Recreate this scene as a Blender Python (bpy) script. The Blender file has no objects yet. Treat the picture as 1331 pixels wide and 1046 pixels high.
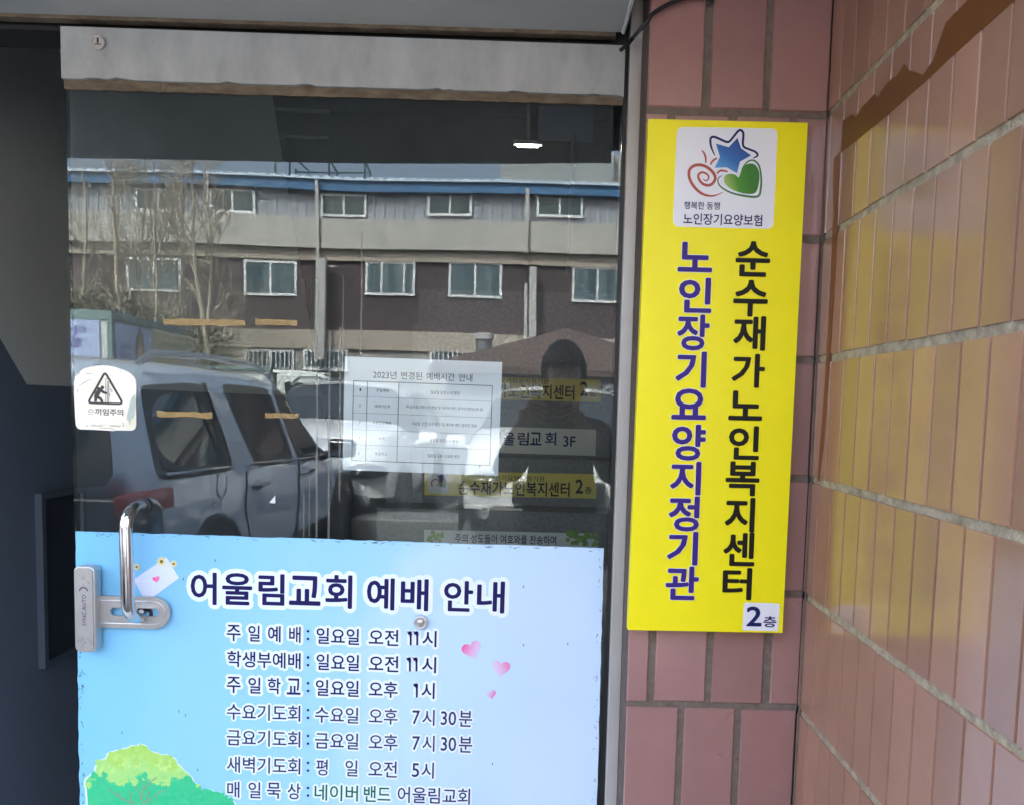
import bpy, bmesh, math, random
import numpy as np
from mathutils import Vector, Matrix
random.seed(7)
R = math.radians
sc = bpy.context.scene
COL = sc.collection

# ------------------------------------------------------------------ camera
FPX, CX, CY, PW, PH = 1050.0, 717.1, 609.8, 1331.0, 1046.0
YAW, PITCH, ROLL = 0.00997, 0.07773, 0.02671
CAM = np.array([0.0, -1.60, 1.50])
def _rot():
    a, b = math.cos(YAW), math.sin(YAW); Ry = np.array([[a,0,-b],[0,1,0],[b,0,a]])
    a, b = math.cos(PITCH), math.sin(PITCH); Rp = np.array([[1,0,0],[0,a,-b],[0,b,a]])
    a, b = math.cos(ROLL), math.sin(ROLL); Rr = np.array([[a,-b,0],[b,a,0],[0,0,1]])
    return Rr @ Rp @ Ry @ np.array([[1,0,0],[0,0,-1],[0,1,0]])
M3 = _rot()
cam = bpy.data.cameras.new('camera'); camo = bpy.data.objects.new('camera', cam); COL.objects.link(camo)
cam.sensor_width = 36; cam.lens = 36 * FPX / PW
cam.shift_x = (PW/2 - CX) / PW; cam.shift_y = (CY - PH/2) / PW
cam.clip_start = 0.02; cam.clip_end = 2000
wr = M3.T @ np.diag([1, -1, -1])
camo.matrix_world = Matrix([[*wr[0], CAM[0]], [*wr[1], CAM[1]], [*wr[2], CAM[2]], [0, 0, 0, 1]])
sc.camera = camo
def ray(u, v): return M3.T @ np.array([u - CX, v - CY, FPX])
def at(u, v, Y):                       # point of the plane y = Y seen at photo pixel (u, v)
    d = ray(u, v); return CAM + d * ((Y - CAM[1]) / d[1])
def onx(u, v, X):
    d = ray(u, v); return CAM + d * ((X - CAM[0]) / d[0])
def onz(u, v, Z):
    d = ray(u, v); return CAM + d * ((Z - CAM[2]) / d[2])

# ------------------------------------------------------------------ world, sun, exposure
SUN_EL, SUN_AZ = R(50), R(-28)          # azimuth from +y towards +x
w = bpy.data.worlds.new('World'); sc.world = w; w.use_nodes = True
nt = w.node_tree; bg = nt.nodes['Background']; sky = nt.nodes.new('ShaderNodeTexSky')
sky.sky_type = 'NISHITA'; sky.sun_disc = False; sky.sun_elevation = SUN_EL; sky.sun_rotation = SUN_AZ
sky.air_density = 1.0; sky.dust_density = 7.0; sky.ozone_density = 1.0
hz = nt.nodes.new('ShaderNodeHueSaturation'); hz.inputs['Saturation'].default_value = .72; hz.inputs['Value'].default_value = 1.08
nt.links.new(sky.outputs[0], hz.inputs['Color']); nt.links.new(hz.outputs[0], bg.inputs[0]); bg.inputs[1].default_value = 0.15
sd = Vector((math.sin(SUN_AZ) * math.cos(SUN_EL), math.cos(SUN_AZ) * math.cos(SUN_EL), math.sin(SUN_EL)))
sun = bpy.data.lights.new('sun', 'SUN'); sun.energy = 2.0; sun.angle = R(0.5); sun.color = (1, .95, .88)
so = bpy.data.objects.new('sun', sun); COL.objects.link(so); so.rotation_euler = sd.to_track_quat('Z', 'Y').to_euler()
sc.view_settings.view_transform = 'Standard'; sc.view_settings.look = 'None'
sc.view_settings.exposure = 3.3; sc.view_settings.gamma = 1; sc.view_settings.use_curve_mapping = False
sc.cycles.max_bounces = 10; sc.cycles.transparent_max_bounces = 24; sc.cycles.glossy_bounces = 5
sc.cycles.use_denoising = True; sc.cycles.caustics_reflective = False; sc.cycles.caustics_refractive = False

# ------------------------------------------------------------------ materials
def mat(name, c, rough=.6, metal=0., spec=.5, coat=0., noise=None, bump=None, c2=None, rvar=0., emit=None, coords='Object'):
    m = bpy.data.materials.new(name); m.use_nodes = True; t = m.node_tree; p = t.nodes['Principled BSDF']
    p.inputs['Base Color'].default_value = (*c, 1); p.inputs['Roughness'].default_value = rough
    p.inputs['Metallic'].default_value = metal; p.inputs['Specular IOR Level'].default_value = spec
    p.inputs['Coat Weight'].default_value = coat; p.inputs['Coat Roughness'].default_value = .04
    tc = t.nodes.new('ShaderNodeTexCoord')
    if noise:
        s, lo, hi = noise[:3]; st = noise[3] if len(noise) > 3 else (1, 1, 1)
        mp = t.nodes.new('ShaderNodeMapping'); mp.inputs['Scale'].default_value = st
        t.links.new(tc.outputs[coords], mp.inputs[0])
        n = t.nodes.new('ShaderNodeTexNoise'); n.inputs['Scale'].default_value = s; n.inputs['Detail'].default_value = 6
        n.inputs['Roughness'].default_value = .62
        t.links.new(mp.outputs[0], n.inputs['Vector'])
        r = t.nodes.new('ShaderNodeMapRange'); r.inputs[1].default_value = lo; r.inputs[2].default_value = hi
        t.links.new(n.outputs[0], r.inputs[0])
        mx = t.nodes.new('ShaderNodeMix'); mx.data_type = 'RGBA'
        mx.inputs[6].default_value = (*c, 1); mx.inputs[7].default_value = (*(c2 or [x * .6 for x in c]), 1)
        t.links.new(r.outputs[0], mx.inputs[0]); t.links.new(mx.outputs[2], p.inputs['Base Color'])
        if rvar:
            rr = t.nodes.new('ShaderNodeMapRange'); rr.inputs[3].default_value = rough; rr.inputs[4].default_value = rough + rvar
            t.links.new(n.outputs[0], rr.inputs[0]); t.links.new(rr.outputs[0], p.inputs['Roughness'])
    if bump:
        n2 = t.nodes.new('ShaderNodeTexNoise'); n2.inputs['Scale'].default_value = bump[0]; n2.inputs['Detail'].default_value = 4
        t.links.new(tc.outputs[coords], n2.inputs['Vector'])
        b = t.nodes.new('ShaderNodeBump'); b.inputs['Strength'].default_value = bump[1]; b.inputs['Distance'].default_value = bump[2] if len(bump) > 2 else .01
        t.links.new(n2.outputs[0], b.inputs['Height']); t.links.new(b.outputs[0], p.inputs['Normal'])
    return m

def tile_mat(name, c, c2, rough, rvar, bs=.05):
    """Glazed tile: every tile (mesh island) its own slight shade, plus blotches."""
    m = mat(name, c, rough, noise=(9, .3, .75), c2=c2, rvar=rvar, coat=.9, bump=(14, bs, .004))
    t = m.node_tree; p = t.nodes['Principled BSDF']
    g = t.nodes.new('ShaderNodeNewGeometry'); mr = t.nodes.new('ShaderNodeMapRange')
    mr.inputs[3].default_value = .80; mr.inputs[4].default_value = 1.10
    t.links.new(g.outputs['Random Per Island'], mr.inputs[0])
    hv = t.nodes.new('ShaderNodeHueSaturation'); t.links.new(mr.outputs[0], hv.inputs['Value'])
    src = p.inputs['Base Color'].links[0].from_socket
    t.links.new(src, hv.inputs['Color']); t.links.new(hv.outputs[0], p.inputs['Base Color'])
    p.inputs['Coat Roughness'].default_value = .06 if bs > .02 else .135
    return m

def glass_front():
    m = bpy.data.materials.new('door_glass_face'); m.use_nodes = True; t = m.node_tree; t.nodes.clear()
    out = t.nodes.new('ShaderNodeOutputMaterial'); tr = t.nodes.new('ShaderNodeBsdfTransparent'); gl = t.nodes.new('ShaderNodeBsdfGlossy')
    tr.inputs[0].default_value = (.94, .975, .97, 1); gl.inputs['Roughness'].default_value = 0.0; gl.inputs[0].default_value = (.86, .97, 1.0, 1)
    fr = t.nodes.new('ShaderNodeFresnel'); fr.inputs[0].default_value = 1.68
    tc = t.nodes.new('ShaderNodeTexCoord')
    n = t.nodes.new('ShaderNodeTexNoise'); n.inputs['Scale'].default_value = 2.6; n.inputs['Detail'].default_value = 0
    t.links.new(tc.outputs['Object'], n.inputs['Vector'])
    b = t.nodes.new('ShaderNodeBump'); b.inputs['Strength'].default_value = .045; b.inputs['Distance'].default_value = .012
    t.links.new(n.outputs[0], b.inputs['Height']); t.links.new(b.outputs[0], gl.inputs['Normal'])
    m1 = t.nodes.new('ShaderNodeMixShader'); t.links.new(fr.outputs[0], m1.inputs[0]); t.links.new(tr.outputs[0], m1.inputs[1]); t.links.new(gl.outputs[0], m1.inputs[2])
    # a film of dust with vertical wipe marks
    mp = t.nodes.new('ShaderNodeMapping'); mp.inputs['Scale'].default_value = (26, 1, 1.6); t.links.new(tc.outputs['Object'], mp.inputs[0])
    n2 = t.nodes.new('ShaderNodeTexNoise'); n2.inputs['Scale'].default_value = 1; n2.inputs['Detail'].default_value = 8; t.links.new(mp.outputs[0], n2.inputs['Vector'])
    mr = t.nodes.new('ShaderNodeMapRange'); mr.inputs[1].default_value = .35; mr.inputs[2].default_value = .8; mr.inputs[3].default_value = .006; mr.inputs[4].default_value = .05
    t.links.new(n2.outputs[0], mr.inputs[0])
    df = t.nodes.new('ShaderNodeBsdfDiffuse'); df.inputs[0].default_value = (.45, .5, .5, 1)
    m2 = t.nodes.new('ShaderNodeMixShader'); t.links.new(mr.outputs[0], m2.inputs[0]); t.links.new(m1.outputs[0], m2.inputs[1]); t.links.new(df.outputs[0], m2.inputs[2])
    t.links.new(m2.outputs[0], out.inputs[0])
    return m
def clear(name, c, op=0.):
    m = bpy.data.materials.new(name); m.use_nodes = True; t = m.node_tree; t.nodes.clear()
    out = t.nodes.new('ShaderNodeOutputMaterial'); tr = t.nodes.new('ShaderNodeBsdfTransparent'); tr.inputs[0].default_value = (1, 1, 1, 1) if op else (*c, 1)
    if op:
        p = t.nodes.new('ShaderNodeBsdfPrincipled'); p.inputs['Base Color'].default_value = (*c, 1); p.inputs['Roughness'].default_value = .35
        mx = t.nodes.new('ShaderNodeMixShader'); mx.inputs[0].default_value = op
        t.links.new(tr.outputs[0], mx.inputs[1]); t.links.new(p.outputs[0], mx.inputs[2]); t.links.new(mx.outputs[0], out.inputs[0])
    else: t.links.new(tr.outputs[0], out.inputs[0])
    return m

MT = {}
def K(n, *a, **k):
    MT[n] = mat(n, *a, **k); return MT[n]
K('soffit', (.50, .51, .485), .5, noise=(3, .35, .75), c2=(.40, .41, .39), bump=(60, .05))
K('white_trim', (.62, .62, .6), .5)
K('black_rubber', (.015, .015, .017), .5)
K('rail_metal', (.43, .44, .43), .45, metal=.1, noise=(7, .35, .75, (2.2, 1, .8)), c2=(.27, .28, .27), rvar=.2, bump=(90, .08))
K('sealant', (.10, .072, .045), .85, noise=(22, .35, .7, (1, 1, 3)), c2=(.21, .165, .11), bump=(120, .9, .004))
K('frame_metal', (.60, .57, .54), .42, metal=.25, noise=(7, .3, .8, (1, 1, .35)), c2=(.44, .40, .36), rvar=.25)
K('mortar_brown', (.17, .125, .10), .9, noise=(40, .3, .7), c2=(.11, .08, .065), bump=(160, .7))
K('chrome', (.72, .72, .74), .09, metal=1., noise=(30, .5, .8), c2=(.5, .5, .52), rvar=.05)
K('satin_metal', (.60, .58, .56), .33, metal=.75, noise=(26, .3, .8), c2=(.46, .44, .43), rvar=.15)
K('dark_ink', (.03, .03, .035), .6)
MT['tile_pier'] = tile_mat('pier_tile_glaze', (.385, .205, .185), (.325, .17, .155), .24, .1)
MT['tile_wall'] = tile_mat('wall_tile_glaze', (.40, .215, .145), (.33, .17, .115), .28, .08, .012)
K('grout_dark', (.21, .165, .135), .92, noise=(60, .3, .7), c2=(.14, .11, .09), bump=(200, .8, .004))
K('grout_pale', (.47, .40, .295), .92, noise=(45, .35, .7), c2=(.24, .195, .14), bump=(180, .9, .005))
K('sign_yellow', (.94, .83, .003), .42, spec=.35, noise=(3.5, .35, .8), c2=(.88, .76, .004))
K('sign_edge', (.55, .47, .02), .5)
K('print_white', (.80, .80, .84), .4, spec=.35)
K('print_black', (.010, .009, .007), .5, spec=.2)
K('print_purple', (.040, .014, .20), .5, spec=.25)
K('logo_navy', (.010, .014, .10), .5, spec=.2)
K('logo_red', (.42, .07, .045), .5)
K('logo_green_line', (.045, .17, .06), .45)
K('paper', (.88, .92, .96), .7, noise=(4, .3, .8), c2=(.85, .89, .94))
K('paper_ink', (.03, .033, .045), .7, spec=.2)
K('sticker_white', (.92, .84, .73), .5, noise=(14, .45, .75), c2=(.78, .72, .55))
K('sticker_torn', (.40, .46, .42), .6, noise=(30, .3, .7), c2=(.52, .55, .47))
K('pict_black', (.035, .032, .03), .5)
K('navy', (.012, .007, .085), .55, spec=.2)
K('slate_navy', (.036, .034, .11), .55, spec=.2)
K('print_green', (.008, .14, .075), .55, spec=.2)
K('halo', (.80, .87, .97), .5)
K('envelope', (.72, .77, .93), .5)
K('petal', (.85, .72, .33), .5); K('petal_core', (.20, .13, .03), .5); K('pink', (.82, .11, .32), .5)
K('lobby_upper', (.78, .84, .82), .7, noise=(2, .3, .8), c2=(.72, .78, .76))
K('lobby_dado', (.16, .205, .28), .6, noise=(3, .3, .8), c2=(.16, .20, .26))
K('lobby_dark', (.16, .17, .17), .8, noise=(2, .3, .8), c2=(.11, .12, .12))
K('panel_frame', (.10, .125, .165), .5)
K('panel_box', (.045, .058, .08), .45)
K('stair_stone', (.14, .14, .14), .5, noise=(60, .4, .65), c2=(.20, .20, .19))
K('floor_pale', (.62, .62, .58), .5, noise=(30, .4, .65), c2=(.50, .50, .47))
K('stair_yellow', (.66, .54, .09), .5); K('stair_white', (.58, .61, .57), .5); K('leaf_print', (.25, .40, .06), .5, noise=(60, .3, .7), c2=(.10, .25, .03))
K('asphalt', (.055, .056, .06), .9, noise=(.6, .3, .75), c2=(.085, .085, .085), bump=(90, .5))
K('road_paint', (.62, .62, .58), .7, noise=(9, .4, .7), c2=(.38, .38, .36))
K('concrete', (.36, .35, .33), .9, noise=(2, .3, .75), c2=(.27, .26, .245), bump=(40, .4))
K('panel_grey', (.34, .36, .40), .55, noise=(1.2, .3, .75, (3, 1, .3)), c2=(.25, .265, .30))
K('band_grey', (.52, .50, .46), .85, noise=(.9, .3, .75, (3, 1, .4)), c2=(.36, .35, .325))
K('ledge', (.40, .345, .29), .85)
K('brick_maroon', (.082, .056, .058), .8, noise=(5, .3, .7), c2=(.055, .040, .042), bump=(30, .4))
K('blue_roof', (.05, .16, .33), .5, noise=(2, .3, .8), c2=(.045, .13, .27))
K('roof_edge', (.55, .66, .78), .5)
K('upvc', (.74, .75, .76), .4)
K('pane_dark', (.03, .055, .06), .06, coat=.5, noise=(.7, .4, .6), c2=(.07, .10, .10))
K('pane_teal', (.042, .076, .095), .08, coat=.5, noise=(1.1, .42, .58, (4, 1, .2)), c2=(.11, .165, .185))
K('pipe_grey', (.45, .44, .43), .5)
K('far_block', (.36, .38, .38), .8, noise=(3, .3, .7), c2=(.28, .30, .30))
K('hill', (.13, .115, .065), .95, noise=(.8, .3, .7), c2=(.075, .085, .035), bump=(3, .8, .3))
K('bark', (.50, .44, .35), .9, noise=(14, .3, .7), c2=(.32, .28, .22))
K('twig', (.30, .26, .18), .9)
K('olive', (.10, .105, .045), .8, noise=(9, .3, .7), c2=(.06, .075, .03))
K('brown_roof', (.105, .070, .060), .7, noise=(2, .3, .7), c2=(.075, .052, .046))
K('stove_metal', (.28, .29, .30), .4, metal=.7)
K('paint_silver', (.70, .80, .95), .3, metal=.12, coat=1.)
K('paint_white', (.80, .81, .82), .3, coat=.8)
K('truck_white', (.66, .70, .68), .45, noise=(2, .35, .8), c2=(.56, .60, .57))
K('truck_trim', (.17, .27, .27), .5)
K('truck_ad_blue', (.42, .52, .80), .5); K('truck_ad_cream', (.62, .55, .36), .5); K('truck_purple', (.12, .10, .36), .5)
K('skin_print', (.62, .40, .30), .6)
K('car_glass', (.03, .036, .04), .03, spec=.6, coat=.6)
K('car_black', (.018, .018, .02), .35)
K('tyre', (.02, .02, .021), .8); K('alloy', (.5, .51, .53), .3, metal=.9)
K('lamp_red', (.58, .018, .022), .3, coat=.3); K('lamp_smoke', (.022, .010, .012), .15, coat=1.); K('lamp_clear', (.55, .58, .62), .1, metal=.6, coat=1.)
K('skin', (.56, .33, .24), .5); K('hair', (.012, .010, .009), .5); K('jacket', (.018, .02, .024), .8, noise=(12, .3, .7), c2=(.011, .012, .015)); K('trouser', (.03, .032, .04), .85); K('shoe', (.03, .03, .03), .5)
K('phone_black', (.012, .012, .014), .15, coat=1.)
K('board_blue', (.22, .27, .38), .6); K('strap', (.21, .22, .20), .7)
K('window_print', (.62, .64, .68), .5)
MT['residue'] = clear('tape_residue', (.50, .33, .12), .45); MT['brown_tape'] = clear('brown_tape', (.19, .072, .020), .72); MT['tape_glue'] = clear('tape_glue', (.22, .20, .16), .45); MT['rust'] = clear('rust_stain', (.26, .10, .035), .72)
MT['pale_streak'] = clear('pale_streak_film', (.52, .50, .44), .13)
MT['shard'] = clear('film_scrap', (.74, .76, .76), .9)
MT['glass_face'] = glass_front(); MT['glass_body'] = clear('door_glass_body', (.99, 1, .995)); MT['glass_edge'] = mat('door_glass_edge', (.02, .05, .045), .2)

def ramp_mat(name, axis, stops, rough=.5, warp=0., scale=4.):
    """A printed colour wash running along one local axis (0..1 over the given range)."""
    m = bpy.data.materials.new(name); m.use_nodes = True; t = m.node_tree; p = t.nodes['Principled BSDF']; p.inputs['Roughness'].default_value = rough
    tc = t.nodes.new('ShaderNodeTexCoord'); dot = t.nodes.new('ShaderNodeVectorMath'); dot.operation = 'DOT_PRODUCT'
    dot.inputs[1].default_value = axis[:3]
    t.links.new(tc.outputs['Object'], dot.inputs[0])
    add = t.nodes.new('ShaderNodeMath'); add.operation = 'ADD'; add.inputs[1].default_value = axis[3]
    t.links.new(dot.outputs['Value'], add.inputs[0]); src = add.outputs[0]
    if warp:
        n = t.nodes.new('ShaderNodeTexNoise'); n.inputs['Scale'].default_value = scale; n.inputs['Detail'].default_value = 6
        t.links.new(tc.outputs['Object'], n.inputs['Vector'])
        s = t.nodes.new('ShaderNodeMath'); s.operation = 'MULTIPLY_ADD'; s.inputs[1].default_value = warp; t.links.new(n.outputs[0], s.inputs[0]); t.links.new(src, s.inputs[2]); src = s.outputs[0]
    cr = t.nodes.new('ShaderNodeValToRGB'); t.links.new(src, cr.inputs[0])
    e = cr.color_ramp.elements
    while len(e) < len(stops): e.new(.5)
    for k, (pos, c) in enumerate(stops): e[k].position = pos; e[k].color = (*c, 1)
    t.links.new(cr.outputs[0], p.inputs['Base Color'])
    return m

# ------------------------------------------------------------------ mesh builder
class MB:
    def __init__(s): s.v = []; s.f = []; s.mi = []
    def add(s, vs, fs, mi=0):
        b = len(s.v); s.v += [tuple(map(float, q)) for q in vs]; s.f += [[b + i for i in f] for f in fs]; s.mi += [mi] * len(fs); return s
    def box(s, x0, x1, y0, y1, z0, z1, mi=0):
        vs = [(x, y, z) for z in (z0, z1) for y in (y0, y1) for x in (x0, x1)]
        return s.add(vs, [(0,2,3,1),(4,5,7,6),(0,1,5,4),(2,6,7,3),(0,4,6,2),(1,3,7,5)], mi)
    def cbox(s, x0, x1, y0, y1, z0, z1, b, mi=0):
        """Box with chamfered edges (all corners cut)."""
        bm = bmesh.new(); bmesh.ops.create_cube(bm, size=1)
        for q in bm.verts: q.co = Vector(((x0 if q.co.x < 0 else x1), (y0 if q.co.y < 0 else y1), (z0 if q.co.z < 0 else z1)))
        bmesh.ops.bevel(bm, geom=bm.edges[:], offset=b, segments=3, profile=.5, affect='EDGES')
        bm.verts.index_update(); s.add([q.co for q in bm.verts], [[q.index for q in f.verts] for f in bm.faces], mi); bm.free(); return s
    def prism(s, pts, y0, y1, mi=0):
        """Outline in (x, z), thickness from y0 to y1."""
        n = len(pts); vs = [(x, y0, z) for x, z in pts] + [(x, y1, z) for x, z in pts]
        fs = [list(range(n)), list(range(2*n-1, n-1, -1))] + [(i, i+n, (i+1) % n + n, (i+1) % n) for i in range(n)]
        return s.add(vs, fs, mi)
    def tube(s, pts, rad, n=8, mi=0, caps=True):
        pts = [Vector(p) for p in pts]; rad = rad if hasattr(rad, '__len__') else [rad] * len(pts)
        vs = []; up = None
        for i, p in enumerate(pts):
            d = (pts[min(i+1, len(pts)-1)] - pts[max(i-1, 0)]).normalized()
            if up is None: up = Vector((0,0,1)) if abs(d.z) < .9 else Vector((1,0,0))
            a = d.cross(up).normalized(); up = a.cross(d).normalized()
            for k in range(n):
                th = 2*math.pi*k/n; vs.append(p + (a*math.cos(th) + up*math.sin(th)) * rad[i])
        fs = [(i*n+k, i*n+(k+1) % n, (i+1)*n+(k+1) % n, (i+1)*n+k) for i in range(len(pts)-1) for k in range(n)]
        if caps: fs += [list(range(n))[::-1], [(len(pts)-1)*n+k for k in range(n)]]
        return s.add(vs, fs, mi)
    def cyl(s, c, axis, r, h, n=24, mi=0, r2=None):
        c = Vector(c); a = Vector(axis).normalized(); return s.tube([c - a*h/2, c + a*h/2], [r, r if r2 is None else r2], n, mi)
    def torus(s, c, axis, r, t, n=32, k=8, mi=0, a0=0, a1=2*math.pi):
        c = Vector(c); ax = Vector(axis).normalized(); u = ax.orthogonal().normalized(); v = ax.cross(u)
        full = abs(a1 - a0 - 2*math.pi) < 1e-6; m = n if full else n + 1; vs = []
        for i in range(m):
            th = a0 + (a1-a0)*i/n; d = u*math.cos(th) + v*math.sin(th)
            for j in range(k):
                ph = 2*math.pi*j/k; vs.append(c + d*(r + t*math.cos(ph)) + ax*t*math.sin(ph))
        fs = [(i*k+j, i*k+(j+1) % k, ((i+1) % m)*k+(j+1) % k, ((i+1) % m)*k+j) for i in range(n) for j in range(k)]
        return s.add(vs, fs, mi)
    def ball(s, c, r, nu=14, nv=9, mi=0):
        c = Vector(c); r = Vector(r if hasattr(r, '__len__') else (r, r, r)); vs = [c + Vector((0,0,r.z))]
        for i in range(1, nv):
            ph = math.pi*i/nv
            for k in range(nu):
                th = 2*math.pi*k/nu; vs.append(c + Vector((r.x*math.sin(ph)*math.cos(th), r.y*math.sin(ph)*math.sin(th), r.z*math.cos(ph))))
        vs.append(c - Vector((0,0,r.z))); L = len(vs)-1
        fs = [(0, 1+k, 1+(k+1) % nu) for k in range(nu)] + [(1+i*nu+k, 1+(i+1)*nu+k, 1+(i+1)*nu+(k+1) % nu, 1+i*nu+(k+1) % nu) for i in range(nv-2) for k in range(nu)]
        fs += [(L, 1+(nv-2)*nu+(k+1) % nu, 1+(nv-2)*nu+k) for k in range(nu)]
        return s.add(vs, fs, mi)
    def build(s, name, m, parent=None, smooth=False, fix=True):
        me = bpy.data.meshes.new(name); me.from_pydata(s.v, [], s.f)
        for q in (m if isinstance(m, (list, tuple)) else [m]): me.materials.append(MT[q] if isinstance(q, str) else q)
        me.polygons.foreach_set('material_index', s.mi)
        if fix:
            bm = bmesh.new(); bm.from_mesh(me); bmesh.ops.recalc_face_normals(bm, faces=bm.faces); bm.to_mesh(me); bm.free()
        if smooth:
            me.polygons.foreach_set('use_smooth', [True]*len(me.polygons))
            try: me.set_sharp_from_angle(angle=R(40))
            except Exception: pass
        o = bpy.data.objects.new(name, me); COL.objects.link(o)
        if parent: o.parent = parent
        return o

def tag(o, label=None, cat=None, group=None, kind=None):
    for k, v in (('label', label), ('category', cat), ('group', group), ('kind', kind)):
        if v: o[k] = v
    return o
def empty(name, loc=(0,0,0), rz=0):
    o = bpy.data.objects.new(name, None); COL.objects.link(o); o.location = loc; o.rotation_euler.z = rz; o.empty_display_size = .1
    return o
def dup(root):
    def cp(o, par):
        c = o.copy(); COL.objects.link(c)
        if par: c.parent = par
        for ch in [x for x in kids.get(o, [])]: cp(ch, c)
        return c
    kids = {}
    for o in list(COL.objects):
        if o.parent: kids.setdefault(o.parent, []).append(o)
    return cp(root, None)

# ------------------------------------------------------------------ lettering
_gc = {}
_tc = bpy.data.curves.new('lettering_source', 'FONT'); _to = bpy.data.objects.new('lettering_source', _tc); COL.objects.link(_to)
def glyphs(text, off, res=3):
    k = (text, off, res)
    if k not in _gc:
        _tc.body = text; _tc.offset = off; _tc.resolution_u = res
        dg = bpy.context.evaluated_depsgraph_get(); dg.update()
        me = bpy.data.meshes.new_from_object(_to.evaluated_get(dg))
        v = np.array([q.co[:2] for q in me.vertices]); f = [list(p.vertices) for p in me.polygons]
        bpy.data.meshes.remove(me); _gc[k] = (v - v.min(0), np.ptp(v, axis=0), f)
    return _gc[k]

class Board:
    """A flat thing set up from its outline: local x along its bottom edge, z up, y into it."""
    def __init__(s, tl, tr, br, bl, Y, name, ox=None):
        P = [at(*q, Y) for q in (bl, br, tr, tl)]
        d = (P[1]-P[0]) + (P[2]-P[3]); a = math.atan2(d[2], d[0])
        s.X = np.array([math.cos(a), 0, math.sin(a)]); s.Z = np.array([-math.sin(a), 0, math.cos(a)]); s.O = P[0]; s.Y = Y
        s.root = empty(name, P[0]); s.root.rotation_euler = (0, -a, 0)
        s.outline = [s.world(p) for p in P]
    def world(s, p): d = p - s.O; return (float(d @ s.X), float(d @ s.Z))
    def px(s, u, v): return s.world(at(u, v, s.Y))
    def text(s, mb, t, u0, u1, vc, h, off=.012, y=-.001, halo=None, mi=0, res=3, dy=0):
        """Fit the text to u0..u1 with its centre line at v = vc (at u0) and height h pixels."""
        x0, zc = s.px(u0, vc); x1, z1 = s.px(u1, vc + (u1-u0)*.0267); sc_ = abs(s.px(u0, vc+h/2)[1] - s.px(u0, vc-h/2)[1])
        v, sz, f = glyphs(t, 0, res); z0 = (zc + z1)/2 - sc_/2
        kx, kz = (x1-x0)/(sz[0]+2*off), sc_/(sz[1]+2*off)
        q = np.column_stack([x0 + (v[:,0]+off)*kx, np.full(len(v), y), z0 + (v[:,1]+off)*kz])
        mb.add(q, f, mi)
        for k in range(8 if off > .003 else 0):
            th = 2*math.pi*k/8; mb.add(q + np.array([off*kx*math.cos(th), .00001*(k+1), off*kz*math.sin(th)]), f, mi)
        if halo:
            hm, r, hy = halo
            for k in range(14):
                th = 2*math.pi*k/14; g = q + np.array([r*math.cos(th), 0, r*math.sin(th)]); g[:,1] = hy - .00002*k
                hm.add(g, f)
    def stroke(s, mb, pts, wpx, y=-.001, mi=0, closed=False, smooth=3):
        """A brush line through pixel points; wpx is one width or a list."""
        p = [np.array(s.px(*q)) for q in pts]; n = len(p)
        sc_ = abs(s.px(pts[0][0]+1, pts[0][1])[0] - s.px(*pts[0])[0])
        W = wpx if hasattr(wpx, '__len__') else [wpx]*n
        c = []; ww = []
        rng = n if closed else n-1
        for i in range(rng):
            g = (lambda k: p[k % n]) if closed else (lambda k: p[min(max(k, 0), n-1)])
            a, b, d, e = g(i-1), g(i), g(i+1), g(i+2)
            for k in range(smooth):
                t = k/smooth; c.append(.5*((2*b) + (-a+d)*t + (2*a-5*b+4*d-e)*t*t + (-a+3*b-3*d+e)*t**3)); ww.append(W[i]*(1-t) + W[(i+1) % n]*t)
        if not closed: c.append(p[-1]); ww.append(W[-1])
        m = len(c); L = []
        for i in range(m):
            d = (c[(i+1) % m] - c[i-1]) if closed else (c[min(i+1, m-1)] - c[max(i-1, 0)])
            d = d/(np.linalg.norm(d)+1e-12); nn = np.array([-d[1], d[0]])*ww[i]*sc_/2
            L.append((c[i]+nn, c[i]-nn))
        vs = [(q[0], y, q[1]) for pr in L for q in pr]
        fs = [(2*i, 2*((i+1) % m), 2*((i+1) % m)+1, 2*i+1) for i in range(m if closed else m-1)]
        mb.add(vs, fs, mi)
    def poly(s, mb, pts, y=-.001, mi=0, smooth=0):
        p = [np.array(s.px(*q)) for q in pts]; n = len(p)
        if smooth:
            c = []
            for i in range(n):
                a, b, d, e = p[i-1], p[i], p[(i+1) % n], p[(i+2) % n]
                for k in range(smooth):
                    t = k/smooth; c.append(.5*((2*b) + (-a+d)*t + (2*a-5*b+4*d-e)*t*t + (-a+3*b-3*d+e)*t**3))
            p = c
        mb.add([(q[0], y, q[1]) for q in p], [list(range(len(p)))], mi)
    def one(s, mb, u, v, h, w, hm, r):
        for pts in (((u-h*.15, v-h*.32), (u-h*.06, v-h*.38), (u+h*.03, v-h*.46)), ((u+h*.05, v-h*.5), (u+h*.05, v), (u+h*.05, v+h*.5))):
            s.stroke(mb, pts, w, -.0012, smooth=1); s.stroke(hm, pts, w + r, -.00055, smooth=1)
    def disc(s, mb, u, v, r, y=-.001, mi=0, n=16):
        s.poly(mb, [(u + r*math.cos(2*math.pi*k/n), v + r*math.sin(2*math.pi*k/n)) for k in range(n)], y, mi)
    def slab(s, name, m, y0, y1, parent=None, pts=None):
        return MB().prism(pts or s.outline, y0, y1).build(name, m, parent or s.root)

# ================================================================== THE SETTING: ground, lobby, entrance building
def struct(o): o['kind'] = 'structure'; return o
g = MB()
g.add([(-300,-300,0),(300,-300,0),(300,.5,0),(-300,.5,0)], [(0,1,2,3)])
g.add([(-300,.5,0),(300,.5,0),(300,300,0),(-300,300,0)], [(0,1,2,3)])
struct(g.build('ground', 'asphalt'))
struct(MB().box(-4.5, .489, -.9, 6.9, .005, .03).build('lobby_floor', 'floor_pale'))

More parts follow.
